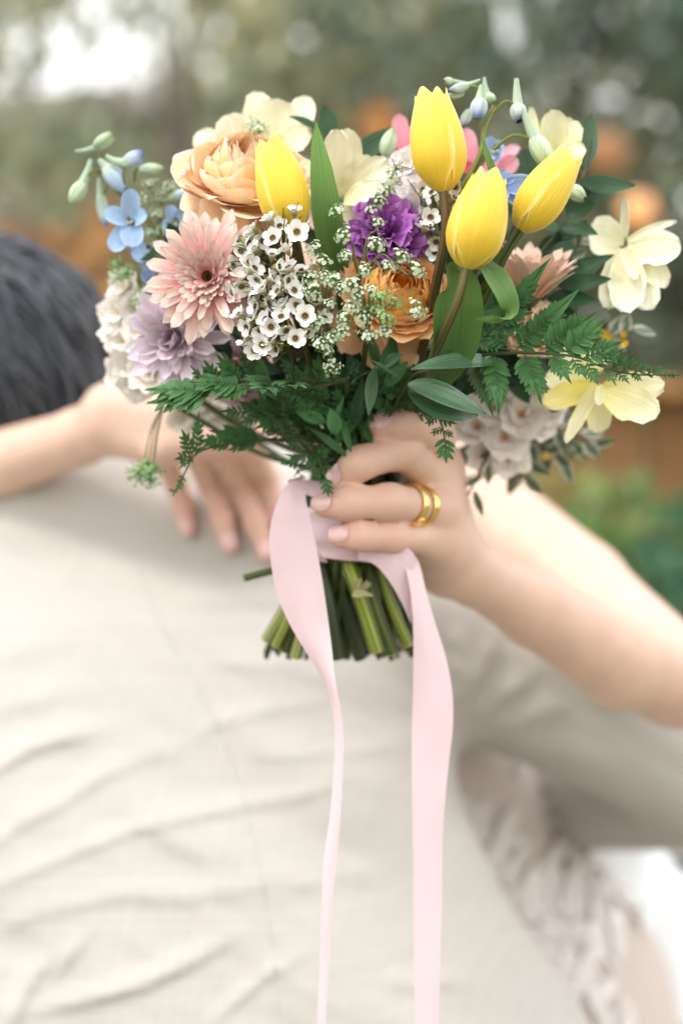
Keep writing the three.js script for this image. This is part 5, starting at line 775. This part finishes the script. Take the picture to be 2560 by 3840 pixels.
fern('spreading dark green fern frond reaching out over the lemon sweet pea', [[1760, 1345, 0.725], [1837, 1328, 0.71], [1941, 1323, 0.70], [2073, 1328, 0.69], [2166, 1340, 0.686], [2248, 1372, 0.684], [2358, 1402, 0.684], [2548, 1405, 0.686]], [
  [1865, 1241, 2057, 966, 0.706, 0.69], [1900, 1290, 1790, 1240, 0.70, 0.71], [1941, 1305, 2166, 1087, 0.70, 0.684], [2040, 1305, 2243, 1164, 0.692, 0.68], [2117, 1320, 2281, 1189, 0.688, 0.678], [2188, 1342, 2336, 1279, 0.685, 0.676], [2243, 1367, 2340, 1306, 0.683, 0.676], [2290, 1384, 2370, 1320, 0.683, 0.678], [2330, 1394, 2402, 1340, 0.683, 0.68], [2370, 1402, 2450, 1360, 0.683, 0.68], [2420, 1404, 2500, 1375, 0.684, 0.682],
  [1853, 1334, 1870, 1559, 0.708, 0.70], [1782, 1360, 1848, 1562, 0.715, 0.708, 0.9, true], [1969, 1334, 2030, 1515, 0.698, 0.688], [2073, 1332, 2140, 1438, 0.69, 0.68], [2144, 1345, 2202, 1424, 0.687, 0.68], [2199, 1361, 2244, 1446, 0.685, 0.678], [2265, 1383, 2310, 1446, 0.684, 0.678], [2310, 1394, 2360, 1440, 0.684, 0.679], [2365, 1405, 2410, 1430, 0.684, 0.682], [2480, 1404, 2550, 1402, 0.685, 0.687]], 341);
fern('dark fern frond standing among the peach gerbera petals', [[1740, 1330, 0.72], [1830, 1250, 0.705], [1900, 1180, 0.698], [1960, 1110, 0.694]], [[1850, 1230, 1925, 1140, 0.702, 0.692], [1880, 1200, 2000, 1170, 0.70, 0.692], [1830, 1250, 1800, 1160, 0.704, 0.70], [1920, 1155, 2010, 1080, 0.697, 0.69], [1860, 1225, 1990, 1230, 0.703, 0.695], [1800, 1275, 1900, 1310, 0.708, 0.70]], 343);
fern('feathery fern frond pointing out over the resting hand', [[1300, 1440, 0.735], [1130, 1425, 0.72], [960, 1440, 0.715], [800, 1462, 0.718], [660, 1478, 0.726]], [
  [776, 1466, 535, 1456, 0.718, 0.728, 1.35], [781, 1486, 540, 1508, 0.716, 0.726, 1.3], [894, 1440, 700, 1430, 0.715, 0.715, 1.3], [894, 1430, 810, 1325, 0.72, 0.712], [827, 1440, 762, 1346, 0.722, 0.715], [776, 1450, 712, 1366, 0.724, 0.718], [965, 1430, 900, 1312, 0.72, 0.712], [860, 1450, 740, 1405, 0.714, 0.708], [1020, 1432, 900, 1420, 0.712, 0.70], [1000, 1440, 985, 1468, 0.71, 0.685, 1.2], [1080, 1430, 1110, 1450, 0.71, 0.684, 1.2], [1130, 1425, 1040, 1330, 0.722, 0.716], [1200, 1430, 1190, 1330, 0.725, 0.715], [700, 1476, 600, 1490, 0.722, 0.73], [930, 1450, 800, 1500, 0.714, 0.71]], 345, { face: V(0, 0.6, 0.75) });
fern('fern frond arching upright in front of the orange ranunculus\'s lower petals', [[1300, 1420, 0.722], [1200, 1450, 0.712], [1100, 1452, 0.708], [1010, 1440, 0.708]], [[1250, 1440, 1235, 1370, 0.712, 0.70], [1180, 1450, 1165, 1370, 0.71, 0.70], [1110, 1452, 1090, 1375, 0.71, 0.70], [1290, 1425, 1340, 1350, 0.715, 0.705], [1330, 1420, 1372, 1400, 0.716, 0.70]], 347, { face: V(0, 0.8, 0.6) });
fern('drooping fern frond with pale leaf tips hanging past the resting fingers', [[1120, 1650, 0.765], [1000, 1650, 0.752], [884, 1660, 0.742], [760, 1688, 0.738], [725, 1712, 0.738], [690, 1780, 0.738], [669, 1815, 0.74], [648, 1860, 0.742]], [[970, 1650, 785, 1614, 0.752, 0.742], [870, 1660, 740, 1650, 0.744, 0.735], [722, 1706, 682, 1608, 0.738, 0.73, 1.1], [735, 1700, 745, 1540, 0.738, 0.735, 0.8], [718, 1710, 655, 1722, 0.738, 0.728, 1.1], [725, 1712, 668, 1760, 0.738, 0.732], [690, 1780, 660, 1850, 0.738, 0.74], [660, 1845, 630, 1835, 0.741, 0.742, 1.2], [1040, 1650, 990, 1590, 0.756, 0.752], [930, 1662, 850, 1690, 0.748, 0.742]], 349);
fern('small bright fern tip hanging in front of the bride\'s knuckles', [[1560, 1480, 0.735], [1610, 1530, 0.722], [1650, 1580, 0.715], [1668, 1660, 0.712], [1672, 1735, 0.711]], [[1640, 1565, 1590, 1590, 0.717, 0.714, 1.25], [1645, 1572, 1715, 1590, 0.716, 0.712, 1.25], [1660, 1610, 1610, 1625, 0.714, 0.711, 1.2], [1662, 1615, 1700, 1640, 0.714, 0.71, 1.2], [1666, 1640, 1672, 1738, 0.713, 0.71, 1.5]], 351);
fern('fern tip lying across the stems just above the pink ribbon', [[1130, 1640, 0.76], [1165, 1680, 0.748], [1200, 1740, 0.742], [1222, 1800, 0.74], [1232, 1862, 0.74]], [[1185, 1710, 1240, 1690, 0.745, 0.738, 1.2], [1180, 1700, 1155, 1760, 0.746, 0.74, 1.3], [1205, 1750, 1245, 1760, 0.742, 0.738, 1.2], [1205, 1755, 1180, 1800, 0.742, 0.738, 1.2], [1222, 1790, 1232, 1866, 0.74, 0.738, 1.4]], 353);
fern('short feathery fern frond filling the gap above the lone sideways stem', [[1240, 1640, 0.76], [1120, 1580, 0.748], [1000, 1550, 0.742], [880, 1545, 0.74]], [[1150, 1595, 1080, 1510, 0.75, 0.742], [1100, 1572, 1020, 1500, 0.747, 0.738], [1040, 1558, 950, 1490, 0.744, 0.736], [980, 1548, 890, 1500, 0.742, 0.736], [1130, 1585, 1020, 1630, 0.749, 0.742], [1060, 1562, 950, 1610, 0.745, 0.738], [990, 1552, 890, 1590, 0.742, 0.737], [930, 1546, 820, 1540, 0.741, 0.738]], 355, { face: V(0, 0.4, 0.9) });
fern('feathery fern frond laid across the middle of the stems', [[1380, 1640, 0.762], [1300, 1560, 0.742], [1210, 1500, 0.734], [1110, 1470, 0.73]], [[1320, 1580, 1330, 1480, 0.745, 0.735], [1270, 1540, 1260, 1440, 0.74, 0.73], [1220, 1505, 1190, 1420, 0.735, 0.727], [1170, 1488, 1120, 1410, 0.732, 0.725], [1300, 1565, 1200, 1590, 0.742, 0.735], [1250, 1525, 1150, 1560, 0.738, 0.73], [1190, 1495, 1090, 1530, 0.734, 0.728], [1140, 1478, 1030, 1470, 0.731, 0.728]], 357, { face: V(0, 0.4, 0.9) });
fern('feathery fern frond tucked under the two glossy ruscus leaves', [[1420, 1640, 0.765], [1470, 1540, 0.742], [1500, 1460, 0.733], [1480, 1390, 0.728]], [[1440, 1600, 1370, 1540, 0.755, 0.742], [1465, 1550, 1390, 1480, 0.744, 0.735], [1490, 1490, 1420, 1430, 0.736, 0.728], [1480, 1530, 1560, 1500, 0.741, 0.735], [1500, 1470, 1570, 1440, 0.734, 0.73], [1490, 1420, 1430, 1370, 0.73, 0.724]], 359, { face: V(0, 0.4, 0.9) });
// thin fronds packed round the stems above the hand
{
  const runs = [[1340, 1560, 1250, 1430], [1290, 1600, 1110, 1480], [1400, 1600, 1360, 1440], [1260, 1660, 1060, 1620], [1440, 1560, 1560, 1440], [1380, 1690, 1220, 1560], [1300, 1700, 1020, 1470], [1340, 1620, 1200, 1400], [1430, 1640, 1450, 1400], [1280, 1740, 1060, 1560], [1330, 1640, 1090, 1520], [1300, 1660, 1000, 1600], [1360, 1640, 1240, 1470], [1400, 1650, 1420, 1460], [1450, 1640, 1530, 1520], [1330, 1700, 1120, 1690], [1290, 1720, 1110, 1745], [1380, 1600, 1320, 1440], [1240, 1560, 1080, 1430], [1480, 1600, 1640, 1500], [1350, 1560, 1150, 1450], [1420, 1560, 1500, 1440]];
  const where = ['hugging the orange ranunculus from below', 'crossing beneath the low umbel', 'rising straight from the middle of the grip', 'nearest the resting hand', 'passing behind the lower ruscus leaf', 'lying against the middle finger', 'stretched under the pale fern tips', 'behind the low white umbel\'s stalk', 'beside the upper ruscus leaf\'s tip', 'above the lone stem on the ribbon\'s side', 'leaning left below the lace flowers', 'lowest on the left above the ribbon', 'upright at the middle of the stems', 'straight above the index fingertip', 'behind the index finger', 'across the stems at the fern tip', 'just above the pink ribbon\'s fold', 'behind the glossy ruscus leaves', 'under the feathery frond', 'between the ruscus leaf and the knuckles', 'beneath the low white umbel', 'between the orange petals and the index finger'];
  runs.forEach(([ax, ay, bx, by], i) => { seed(360 + i); const d0 = 0.764 + rr(-0.012, 0.01), d1 = d0 - rr(0.015, 0.035), pin = []; for (let k = 0; k < 6; k++) { const t = 0.3 + k * 0.13, x = lerp(ax, bx, t), y = lerp(ay, by, t), l = rr(45, 90), an = Math.atan2(by - ay, bx - ax) + (k % 2 ? 0.55 : -0.55) + rr(-0.2, 0.2); pin.push([x, y, x + Math.cos(an) * l * 1.3, y + Math.sin(an) * l * 1.3, lerp(d0, d1, t), lerp(d0, d1, t) - rr(0, 0.012), 0.7, i % 3 === 0]); } fern(`thin olive fern sprig ${where[i]}`, [[ax, ay, d0], [lerp(ax, bx, 0.5) + rr(-20, 20), lerp(ay, by, 0.5) + rr(-20, 20), lerp(d0, d1, 0.5)], [bx, by, d1]], pin, 370 + i, { r: 0.0008, face: V(rr(-0.6, 0.6), rr(0, 0.9), 0.7) }); });
}

// ---------------------------------------------------------------- glossy ruscus and other leaves
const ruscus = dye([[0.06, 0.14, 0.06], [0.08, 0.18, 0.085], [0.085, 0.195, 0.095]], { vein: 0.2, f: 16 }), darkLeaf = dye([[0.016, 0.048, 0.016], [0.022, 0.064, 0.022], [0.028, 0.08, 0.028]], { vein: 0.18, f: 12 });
const ruscusMat = new THREE.MeshPhysicalMaterial({ vertexColors: true, roughness: 0.42, clearcoat: 1, clearcoatRoughness: 0.22, sheen: 0.5, sheenColor: C(0.75, 0.9, 0.85), sheenRoughness: 0.5, side: THREE.DoubleSide, bumpMap: veinTex, bumpScale: 0.0004 });
const leafW = (t) => Math.pow(Math.sin(Math.PI * Math.pow(clamp(t * 0.97 + 0.02), 0.8)), 0.85);
function spray(label, name, twig, leaves, col, sd, o2 = {}) { // leaves: [base, tip, half width, d0, d1, face]
  seed(sd); const pts = twig.map((q) => P(...q)), c = pts[0], o = group(name, c);
  if (pts.length > 1) addW(o, 'twig', tube(pts, 0.0009, 0.0006, 16, 6), stemMats[o2.m ?? 'green']);
  for (const [bx, by, tx, ty, w, d0, d1, face] of leaves) addW(o, 'leaf', petalFrom(P(bx, by, d0), P(tx, ty, d1), w * S * d1, face ?? V(rr(-0.5, 0.5), rr(0, 0.8), 1), { nu: 10, nv: 8, bend: rr(-0.5, 0.3), cup: () => 0.3, fold: o2.fold ?? 0.1, ruf: 0.015, w: o2.w ?? leafW, col: typeof col === 'function' ? col : col[0] }), o2.mat ?? leafMat);
  stemTo(o, c, o2.m ?? 'green', 0.0013); return done(o, label, o2.cat ?? 'leaf');
}
spray('ruscus twig with two large glossy leaves above the bride\'s index finger', 'ruscus_twig', [[1500, 1480, 0.735], [1560, 1400, 0.71], [1620, 1390, 0.705]], [[1885, 1362, 1540, 1386, 62, 0.715, 0.694, V(-0.1, 0.75, 0.6)], [1528, 1448, 1822, 1556, 74, 0.694, 0.708, V(0.05, 0.7, 0.65)], [1530, 1470, 1790, 1560, 66, 0.70, 0.715, V(0.0, 0.1, 1)], [1760, 1290, 1600, 1300, 30, 0.715, 0.71], [1500, 1420, 1390, 1350, 30, 0.71, 0.695, V(-0.5, 0.5, 0.7)], [1440, 1370, 1510, 1330, 26, 0.71, 0.70], [1410, 1380, 1380, 1560, 36, 0.71, 0.72, V(-0.7, 0, 0.7)]], ruscus, 391, { cat: 'ruscus', fold: 0.25, mat: ruscusMat });
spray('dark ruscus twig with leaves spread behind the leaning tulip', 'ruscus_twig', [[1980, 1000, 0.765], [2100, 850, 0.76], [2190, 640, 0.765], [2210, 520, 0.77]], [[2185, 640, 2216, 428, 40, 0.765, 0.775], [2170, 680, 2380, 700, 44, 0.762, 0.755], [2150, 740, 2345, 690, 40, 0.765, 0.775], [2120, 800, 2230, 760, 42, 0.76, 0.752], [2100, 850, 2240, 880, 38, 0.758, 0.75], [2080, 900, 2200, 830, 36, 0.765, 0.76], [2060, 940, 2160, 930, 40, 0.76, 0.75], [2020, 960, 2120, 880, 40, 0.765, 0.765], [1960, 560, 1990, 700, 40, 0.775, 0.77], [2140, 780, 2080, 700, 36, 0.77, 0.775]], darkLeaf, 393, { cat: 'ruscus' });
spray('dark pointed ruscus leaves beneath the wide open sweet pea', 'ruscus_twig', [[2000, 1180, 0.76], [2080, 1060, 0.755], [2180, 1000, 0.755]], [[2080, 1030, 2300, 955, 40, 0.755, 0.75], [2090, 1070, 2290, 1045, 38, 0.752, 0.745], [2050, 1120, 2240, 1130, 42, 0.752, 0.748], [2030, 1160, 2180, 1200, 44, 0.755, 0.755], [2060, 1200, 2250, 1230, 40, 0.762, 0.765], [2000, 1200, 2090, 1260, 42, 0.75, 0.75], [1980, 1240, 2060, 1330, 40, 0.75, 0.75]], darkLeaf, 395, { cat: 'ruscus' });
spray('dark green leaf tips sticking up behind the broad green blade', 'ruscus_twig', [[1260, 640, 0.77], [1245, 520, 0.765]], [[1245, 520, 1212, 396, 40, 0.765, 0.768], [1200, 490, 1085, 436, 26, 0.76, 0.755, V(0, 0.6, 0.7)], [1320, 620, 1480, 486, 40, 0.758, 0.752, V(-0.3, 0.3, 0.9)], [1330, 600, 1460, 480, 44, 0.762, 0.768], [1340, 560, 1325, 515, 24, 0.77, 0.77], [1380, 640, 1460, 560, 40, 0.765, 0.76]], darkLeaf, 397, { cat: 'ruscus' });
// full dark leaves inside the bouquet, between the flowers
{
  const cores = [[1180, 1330, 'behind the hanging waxflowers'], [1330, 1330, 'under the orange ranunculus'], [1700, 1180, 'beneath the plump tulip'], [1640, 1330, 'behind the upper glossy ruscus leaf'], [1820, 1120, 'inside the curling tulip leaf'], [1900, 1330, 'behind the fern\'s root'], [1560, 900, 'beside the purple carnation'], [1220, 900, 'at the foot of the broad green blade'], [1000, 1180, 'behind the crowded waxflowers'], [850, 1350, 'behind the lilac chrysanthemum'], [1700, 900, 'between the two middle tulips'], [700, 900, 'between the delphinium and the ranunculus'], [1420, 640, 'behind the lilac stock'], [1980, 780, 'behind the leaning tulip\'s foot'], [1080, 1420, 'under the feathery frond'], [2050, 1350, 'behind the lemon sweet pea'], [1320, 1480, 'over the stems'], [1120, 1520, 'over the stems on the ribbon\'s side'], [1560, 1560, 'behind the index finger\'s tip']];
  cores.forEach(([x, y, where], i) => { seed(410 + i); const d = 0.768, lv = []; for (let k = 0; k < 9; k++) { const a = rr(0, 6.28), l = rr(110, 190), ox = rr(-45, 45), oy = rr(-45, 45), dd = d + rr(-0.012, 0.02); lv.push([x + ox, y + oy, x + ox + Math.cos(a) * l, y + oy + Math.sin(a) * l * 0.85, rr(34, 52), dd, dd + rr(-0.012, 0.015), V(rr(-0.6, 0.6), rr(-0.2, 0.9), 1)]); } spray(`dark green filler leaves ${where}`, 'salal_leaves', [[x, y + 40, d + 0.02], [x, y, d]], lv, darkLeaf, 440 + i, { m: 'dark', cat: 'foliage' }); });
}
{ // narrow leaves lying over the stems above the hand
  const spots = [[1180, 1500, 'below the low umbel'], [1300, 1560, 'at the middle of the stems'], [1220, 1620, 'above the ribbon\'s loop'], [1450, 1420, 'under the glossy ruscus leaf'], [1340, 1450, 'under the orange petals'], [1060, 1500, 'under the feathery frond\'s middle'], [1330, 1680, 'just over the middle finger'], [1700, 1440, 'between the ruscus leaves and the fern'], [1780, 1230, 'beneath the curling tulip leaf'], [1590, 1240, 'beside the plump tulip\'s stem']];
  spots.forEach(([x, y, where], i) => { seed(480 + i); const lv = []; for (let k = 0; k < 8; k++) { const a = Math.atan2(y - 1950, x - 1330) + rr(-1.0, 1.0), l = rr(100, 190), ox = rr(-70, 70), oy = rr(-50, 60), dd = 0.742 + rr(-0.014, 0.014); lv.push([x + ox, y + oy, x + ox + Math.cos(a) * l, y + oy + Math.sin(a) * l, rr(13, 30), dd, dd + rr(-0.012, 0.01), V(rr(-0.7, 0.7), rr(-0.2, 0.9), 1)]); } spray(`narrow green leaves ${where}`, 'leafy_twig', [[x, y + 60, 0.765], [x, y, 0.748]], lv, i % 3 === 1 ? darkLeaf : fernCol(i), 495 + i, { m: 'dark', cat: 'foliage' }); });
}
// cream edged leaves low on the right
const variegated = (t, s) => { const k = smooth(0.45, 0.72, Math.abs(s) + 0.18 * noise(t * 7, s * 3, 2)); return mix3([0.08, 0.13, 0.06], [0.52, 0.5, 0.38], k); };
{
  seed(461); const mk = (label, x0, y0, x1, y1, d, n, sd, L = 105, W = 26) => { seed(sd); const lv = []; for (let k = 0; k < n; k++) { const t = (k + 0.5) / n, x = lerp(x0, x1, t) + rr(-15, 15), y = lerp(y0, y1, t) + rr(-15, 15), a = Math.atan2(y1 - y0, x1 - x0) + (k % 2 ? 1 : -1) * rr(0.4, 1.1), l = L * rr(0.75, 1.15); lv.push([x, y, x + Math.cos(a) * l, y + Math.sin(a) * l, W * rr(0.8, 1.2), d, d + rr(-0.01, 0.012)]); } spray(label, 'pittosporum_twig', [[x0, y0, d], [lerp(x0, x1, 0.5), lerp(y0, y1, 0.5), d], [x1, y1, d]], lv, variegated, sd + 1, { cat: 'foliage', mat: softLeafMat }); };
  mk('cream edged twig spreading out below the lemon sweet pea', 1960, 1560, 2230, 1665, 0.83, 11, 463);
  mk('cream edged twig drooping lowest beside the bride\'s bare arm', 1900, 1590, 1960, 1800, 0.835, 9, 465);
  mk('cream edged twig reaching sideways under the blush stock', 1940, 1640, 2150, 1720, 0.832, 9, 467);
  mk('cream edged twig between the two sweet peas', 2080, 1330, 2370, 1240, 0.79, 10, 469, 95, 30);
  mk('single small green twig in front of the bride\'s upper arm', 1830, 1700, 1752, 1860, 0.80, 3, 471, 90, 17);
  mk('pale twig above the dark ruscus leaves', 2060, 1080, 2180, 900, 0.775, 8, 473, 80, 22);
}
petalled('yellow_filler', 'tiny golden yellow blossoms tucked between the two sweet peas', 'flower', P(2290, 1280, 0.785), [[2290, 1270, 2240, 1240, 16, 0.78], [2300, 1275, 2262, 1262, 14, 0.78], [2330, 1280, 2345, 1300, 20, 0.78], [2335, 1270, 2338, 1240, 14, 0.78]], petalMat, [[0.85, 0.5, 0.02], [0.88, 0.56, 0.03], [0.9, 0.6, 0.05]]);
petalled('yellow_filler', 'small orange yellow blossoms among the lowest cream edged leaves', 'flower', P(1960, 1730, 0.828), [[1960, 1730, 1930, 1760, 18, 0.828], [1970, 1730, 1900, 1740, 16, 0.83], [1965, 1725, 1990, 1680, 18, 0.83], [2030, 1720, 2060, 1700, 18, 0.828], [1900, 1760, 1880, 1770, 16, 0.83]], petalMat, [[0.7, 0.42, 0.08], [0.78, 0.5, 0.14], [0.8, 0.55, 0.2]]);
// ---------------------------------------------------------------- cut stems below the hand
{
  const kinds = [['bright', 0.0040, 'thick bright green stem with a scarred node'], ['green', 0.0036, 'round green stem beside the thick bright one'], ['bright', 0.0030, 'light green stem nearest the ribbon\'s right tail'], ['pale', 0.0032, 'pale green cut stem fanned out past the ribbon\'s left tail'], ['bright', 0.0028, 'thin bright green stem between the pale cut ones'], ['green', 0.003, 'dark green stem beside the left ribbon tail'], ['pale', 0.0028, 'short pale stem behind the left ribbon tail'], ['dark', 0.0036, 'dark ridged stem at the middle of the bundle'], ['dark', 0.0034, 'dark leafy stem next to the left ribbon tail'], ['olive', 0.003, 'olive stem at the back of the bundle']];
  const runs = [[[1290, 2040, 0.786], [1330, 2180, 0.768], [1375, 2320, 0.772], [1412, 2440, 0.775]], [[1370, 2060, 0.786], [1400, 2250, 0.775], [1470, 2450, 0.78]], [[1400, 2060, 0.786], [1460, 2250, 0.778], [1530, 2418, 0.782]], [[1150, 2100, 0.786], [1080, 2260, 0.782], [1000, 2400, 0.79]], [[1160, 2100, 0.786], [1100, 2280, 0.778], [1035, 2420, 0.784]], [[1180, 2100, 0.786], [1120, 2290, 0.782], [1065, 2440, 0.788]], [[1190, 2100, 0.786], [1150, 2290, 0.776], [1105, 2465, 0.78]], [[1250, 2060, 0.786], [1290, 2250, 0.785], [1350, 2470, 0.792]], [[1210, 2060, 0.786], [1235, 2250, 0.776], [1265, 2470, 0.78]], [[1330, 2060, 0.790], [1400, 2300, 0.8], [1500, 2440, 0.805]]];
  runs.forEach((r, i) => {
    seed(500 + i); const [m, rad, label] = kinds[i], pts = [P(1320 + (i - 5) * 9, 1900, 0.785), ...r.map((q) => P(...q))], o = group('cut_stem', pts[0]);
    addW(o, 'stem', tube(pts, (t) => rad * (1 + (i === 0 ? 0.22 * Math.exp(-Math.pow((t - 0.47) / 0.03, 2)) : 0) + 0.03 * noise(t * 14, i)), 0, 44, 12), stemMats[m]);
    const e = pts[pts.length - 1], dir = e.clone().sub(pts[pts.length - 2]).normalize(); addW(o, 'cut_end', tube([e.clone().addScaledVector(dir, -0.0002), e.clone().addScaledVector(dir, 0.0002), e.clone().addScaledVector(dir, 0.0006)], rad * 0.9, rad * 0.84, 2, 12), stemMats.cut);
    if (i === 0) { const n = P(1345, 2215, 0.762); for (let k = 0; k < 5; k++) addW(o, 'node_bract', petalFrom(n.clone().add(V(rr(-0.004, 0.004), rr(-0.004, 0.003), 0)), n.clone().add(V(rr(-0.004, 0.011), rr(-0.003, 0.008), rr(0.002, 0.006))), 0.0016, V(0, 0.3, 1), { bend: 0.6, col: () => [0.5, 0.45, 0.22] }), softLeafMat); }
    tag(o, label, 'stem', 'cut stems of the bouquet');
  });
  const o = group('cut_stem', P(1080, 2120, 0.79)), q = [P(1200, 2090, 0.79), P(1050, 2132, 0.785), P(915, 2168, 0.78)];
  addW(o, 'stem', tube(q, 0.0019, 0.0020, 12, 10), stemMats.green); tag(o, 'lone thin stem poking out sideways behind the left ribbon tail', 'stem', 'cut stems of the bouquet');
}
// ---------------------------------------------------------------- pink satin ribbon
const satin = new THREE.MeshPhysicalMaterial({ color: C(0.77, 0.575, 0.605), roughness: 0.36, sheen: 0.25, sheenColor: C(1, 0.92, 0.94), sheenRoughness: 0.35, transmission: 0.1, thickness: 0, anisotropy: 0.4, side: THREE.DoubleSide, bumpMap: veinTex, bumpScale: 0.00008 });
function ribbon(rows, n = 70, m = 8, curl = 0.0008) { // rows: [left px, py, d, right px, py, d]
  const A = new THREE.CatmullRomCurve3(rows.map((r) => P(r[0], r[1], r[2])), false, 'centripetal'), B = new THREE.CatmullRomCurve3(rows.map((r) => P(r[3], r[4], r[5])), false, 'centripetal'), out = [];
  for (let i = 0; i <= n; i++) { const u = i / n, a = A.getPoint(u), b = B.getPoint(u), r = []; for (let j = 0; j <= m; j++) { const s = j / m, p = a.clone().lerp(b, s); p.z += Math.sin(Math.PI * s) * curl + 0.0004 * noise(s * 3, u * 9, rows[0][0]); r.push(p); } out.push(r); }
  return sheet(out);
}
{
  const o = group('pink_ribbon', P(1300, 1960, 0.76));
  // turns round the stems
  const turns = (y0, y1, r, k, tilt) => { const rows = []; for (let i = 0; i <= 72; i++) { const a = i / 72 * Math.PI * 2, row2 = []; for (let j = 0; j <= 10; j++) { const s = j / 10, y = lerp(y0, y1, s), rad = r + 0.0012 * noise(Math.cos(a) * 2.2 + k, s * 5, Math.sin(a) * 2.2) + 0.001 * Math.sin(s * 9 + a * 2 + k); const c = P(1322, y, 0.797); row2.push(V(c.x + Math.sin(a) * rad, c.y + tilt * Math.sin(a) * 0.012, c.z + Math.cos(a) * rad)); } rows.push(row2); } return sheet(rows); };
  addW(o, 'wrap', turns(1862, 1990, 0.0290, 1, 0.6), satin); addW(o, 'wrap', turns(1935, 2096, 0.0318, 4, -0.25), satin);
  // folded loop at the top, then the left tail
  addW(o, 'tail', ribbon([[1150, 1792, 0.752, 1125, 1775, 0.768], [1085, 1808, 0.744, 1130, 1800, 0.752], [1040, 1880, 0.738, 1150, 1890, 0.745], [1012, 1990, 0.737, 1172, 1990, 0.744], [1015, 2100, 0.738, 1195, 2100, 0.744], [1036, 2220, 0.740, 1215, 2220, 0.744], [1085, 2340, 0.742, 1232, 2340, 0.744], [1150, 2450, 0.744, 1246, 2450, 0.742], [1205, 2540, 0.746, 1256, 2550, 0.740], [1243, 2640, 0.748, 1275, 2650, 0.738], [1256, 2750, 0.748, 1286, 2750, 0.738], [1250, 2900, 0.748, 1284, 2900, 0.739], [1237, 3060, 0.747, 1276, 3060, 0.74], [1215, 3220, 0.747, 1262, 3220, 0.742], [1206, 3380, 0.747, 1246, 3380, 0.743], [1200, 3600, 0.748, 1232, 3600, 0.744], [1188, 3850, 0.748, 1220, 3850, 0.744], [1180, 4100, 0.749, 1215, 4100, 0.744]], 110), satin);
  addW(o, 'loop', ribbon([[1118, 1790, 0.758, 1078, 1800, 0.75], [1125, 1860, 0.752, 1090, 1850, 0.748], [1160, 1960, 0.748, 1118, 1950, 0.745], [1195, 2060, 0.75, 1150, 2050, 0.748], [1230, 2110, 0.76, 1190, 2105, 0.757]], 30), satin);
  addW(o, 'fold', ribbon([[1120, 1830, 0.755, 1105, 1790, 0.758], [1170, 1862, 0.75, 1160, 1800, 0.757], [1240, 1845, 0.752, 1230, 1810, 0.758]], 16), satin);
  // right side: the band swings down off the stems into the right tail
  addW(o, 'sling', ribbon([[1340, 2098, 0.762, 1340, 1990, 0.762], [1400, 2115, 0.759, 1420, 2010, 0.758], [1448, 2165, 0.758, 1500, 2040, 0.756], [1500, 2250, 0.76, 1545, 2070, 0.758], [1540, 2340, 0.764, 1556, 2110, 0.764]], 40), satin);
  addW(o, 'tail', ribbon([[1500, 2066, 0.762, 1540, 2060, 0.772], [1520, 2130, 0.757, 1570, 2110, 0.768], [1540, 2240, 0.755, 1595, 2210, 0.764], [1548, 2360, 0.755, 1632, 2340, 0.761], [1549, 2480, 0.756, 1672, 2470, 0.758], [1548, 2600, 0.757, 1694, 2590, 0.756], [1544, 2720, 0.758, 1697, 2720, 0.755], [1543, 2860, 0.758, 1682, 2860, 0.755], [1545, 3000, 0.758, 1668, 3000, 0.755], [1548, 3160, 0.758, 1658, 3160, 0.756], [1550, 3350, 0.758, 1656, 3350, 0.756], [1552, 3600, 0.758, 1650, 3600, 0.756], [1556, 3850, 0.758, 1643, 3850, 0.756], [1558, 4150, 0.758, 1640, 4150, 0.756]], 100), satin);
  tag(o, 'pale pink satin ribbon tied round the stems with two long hanging tails', 'ribbon');
}
renderer.render(scene, camera);
